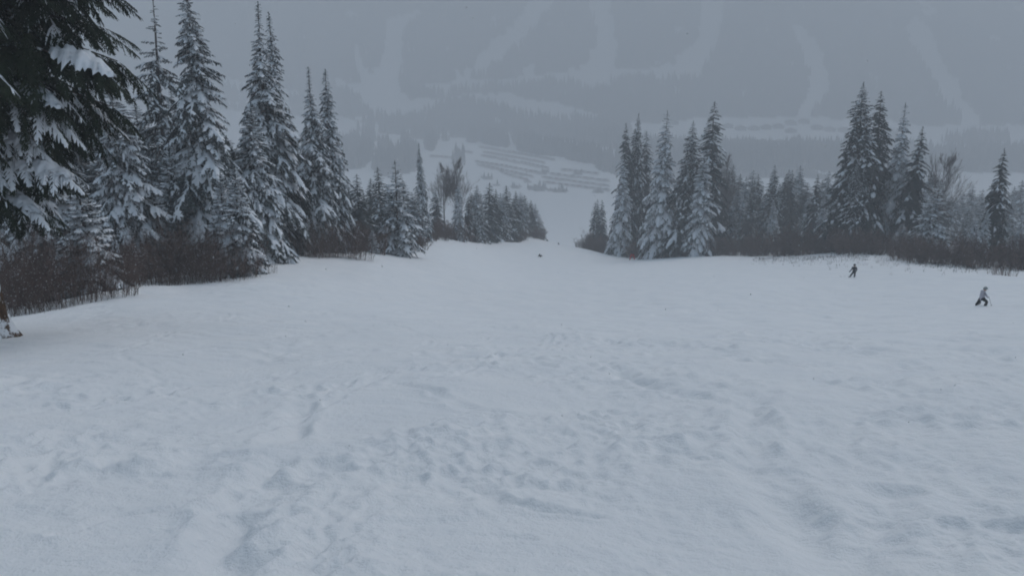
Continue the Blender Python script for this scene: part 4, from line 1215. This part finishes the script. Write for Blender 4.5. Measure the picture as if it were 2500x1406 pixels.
for px, D, lab in ((1336, 248, 'far speck of a person in the gap, nearer the even row of spruces'), (1363, 248, 'far speck of a person in the middle of the gap')):
    x, y, _ = at(px, 600, D)
    person(lab, (x, y, snow_z(x, y)), rng.uniform(-1, 1), pose(), M_JD, M_GREY, M_HELMD, False)
JS = pose(pelvis=(0, 0, .13), waist=(-.10, 0, .22), chest=(-.24, 0, .38), neck=(-.34, 0, .50), head=(-.38, 0, .56), crown=(-.42, 0, .67), hipL=(.04, .10, .13), hipR=(.04, -.10, .13), kneeL=(.36, .16, .36), kneeR=(.36, -.16, .34),
          footL=(.66, .18, .08), footR=(.68, -.18, .08), toeL=(.76, .20, .16), toeR=(.78, -.20, .16), shL=(-.30, .20, .44), shR=(-.30, -.20, .44), elL=(-.42, .30, .22), elR=(-.42, -.30, .22), haL=(-.52, .28, .06), haR=(-.52, -.28, .06), fiL=(-.58, .28, .05), fiR=(-.58, -.28, .05))
x, y = slope_point(1319, 629)
person('dark figure sitting low in the snow, alone in the middle of the run', (x, y, snow_z(x, y) - 0.04), 1.2, JS, M_GREY, M_GREY, M_HELMD, False, 0.85)

# ------------------------------------------------------------------ falling snow
def flakes():
    g = np.random.default_rng(21)
    n = 5200
    D = 4 + 46 * g.random(n) ** 0.8
    a = g.uniform(-0.62, 0.62, n)
    x = D * np.tan(a); y = D
    z0 = base_height(x, y)
    z = z0 + g.uniform(0.5, 16, n)
    r = g.uniform(0.0028, 0.0068, n)
    o6 = np.array([(1, 0, 0), (-1, 0, 0), (0, 1, 0), (0, -1, 0), (0, 0, 1.5), (0, 0, -1.5)])
    Vv = (o6[None] * r[:, None, None] + np.stack([x, y, z], 1)[:, None]).reshape(-1, 3)
    Fc = (np.array([(0, 2, 4), (2, 1, 4), (1, 3, 4), (3, 0, 4), (2, 0, 5), (1, 2, 5), (3, 1, 5), (0, 3, 5)])[None] + (np.arange(n) * 6)[:, None, None]).reshape(-1, 3)
    o = obj('falling_snow', np_mesh('falling_snow', Vv, Fc, M_FLAKE, True)); o['kind'] = 'stuff'
    o['label'] = 'fine snowflakes drifting in the air'; o['category'] = 'snowfall'
flakes()

# ------------------------------------------------------------------ haze: the snowy air round everything
hz, hn, hb = new_mat('snowy_air')
hn.nodes.remove(hb)
pv = hn.nodes.new('ShaderNodeVolumePrincipled')
pv.inputs['Color'].default_value = (0.84, 0.87, 0.91, 1)
pv.inputs['Density'].default_value = HAZE
pv.inputs['Anisotropy'].default_value = 0.0
hn.links.new(pv.outputs[0], hn.nodes['Material Output'].inputs['Volume'])
zmin = float(GZ.min()) - 3; zmax = float(GZ.max()) + 5
Vb, Fb = box(0, 0, (zmin + zmax) / 2, 6600, 6600, zmax - zmin)
hz_o = obj('haze', np_mesh('haze', Vb, Fb, hz)); hz_o['kind'] = 'stuff'; hz_o['label'] = 'pale snowy air'
tt_ = 0
for m_ in bpy.data.meshes:
    if m_.users: tt_ += sum(1 for _ in ()) + len(m_.loops) - 2 * len(m_.polygons)
print('all triangles', tt_)
print('tris ground', len(quads) * 2, 'zmin', zmin, 'zmax', zmax)
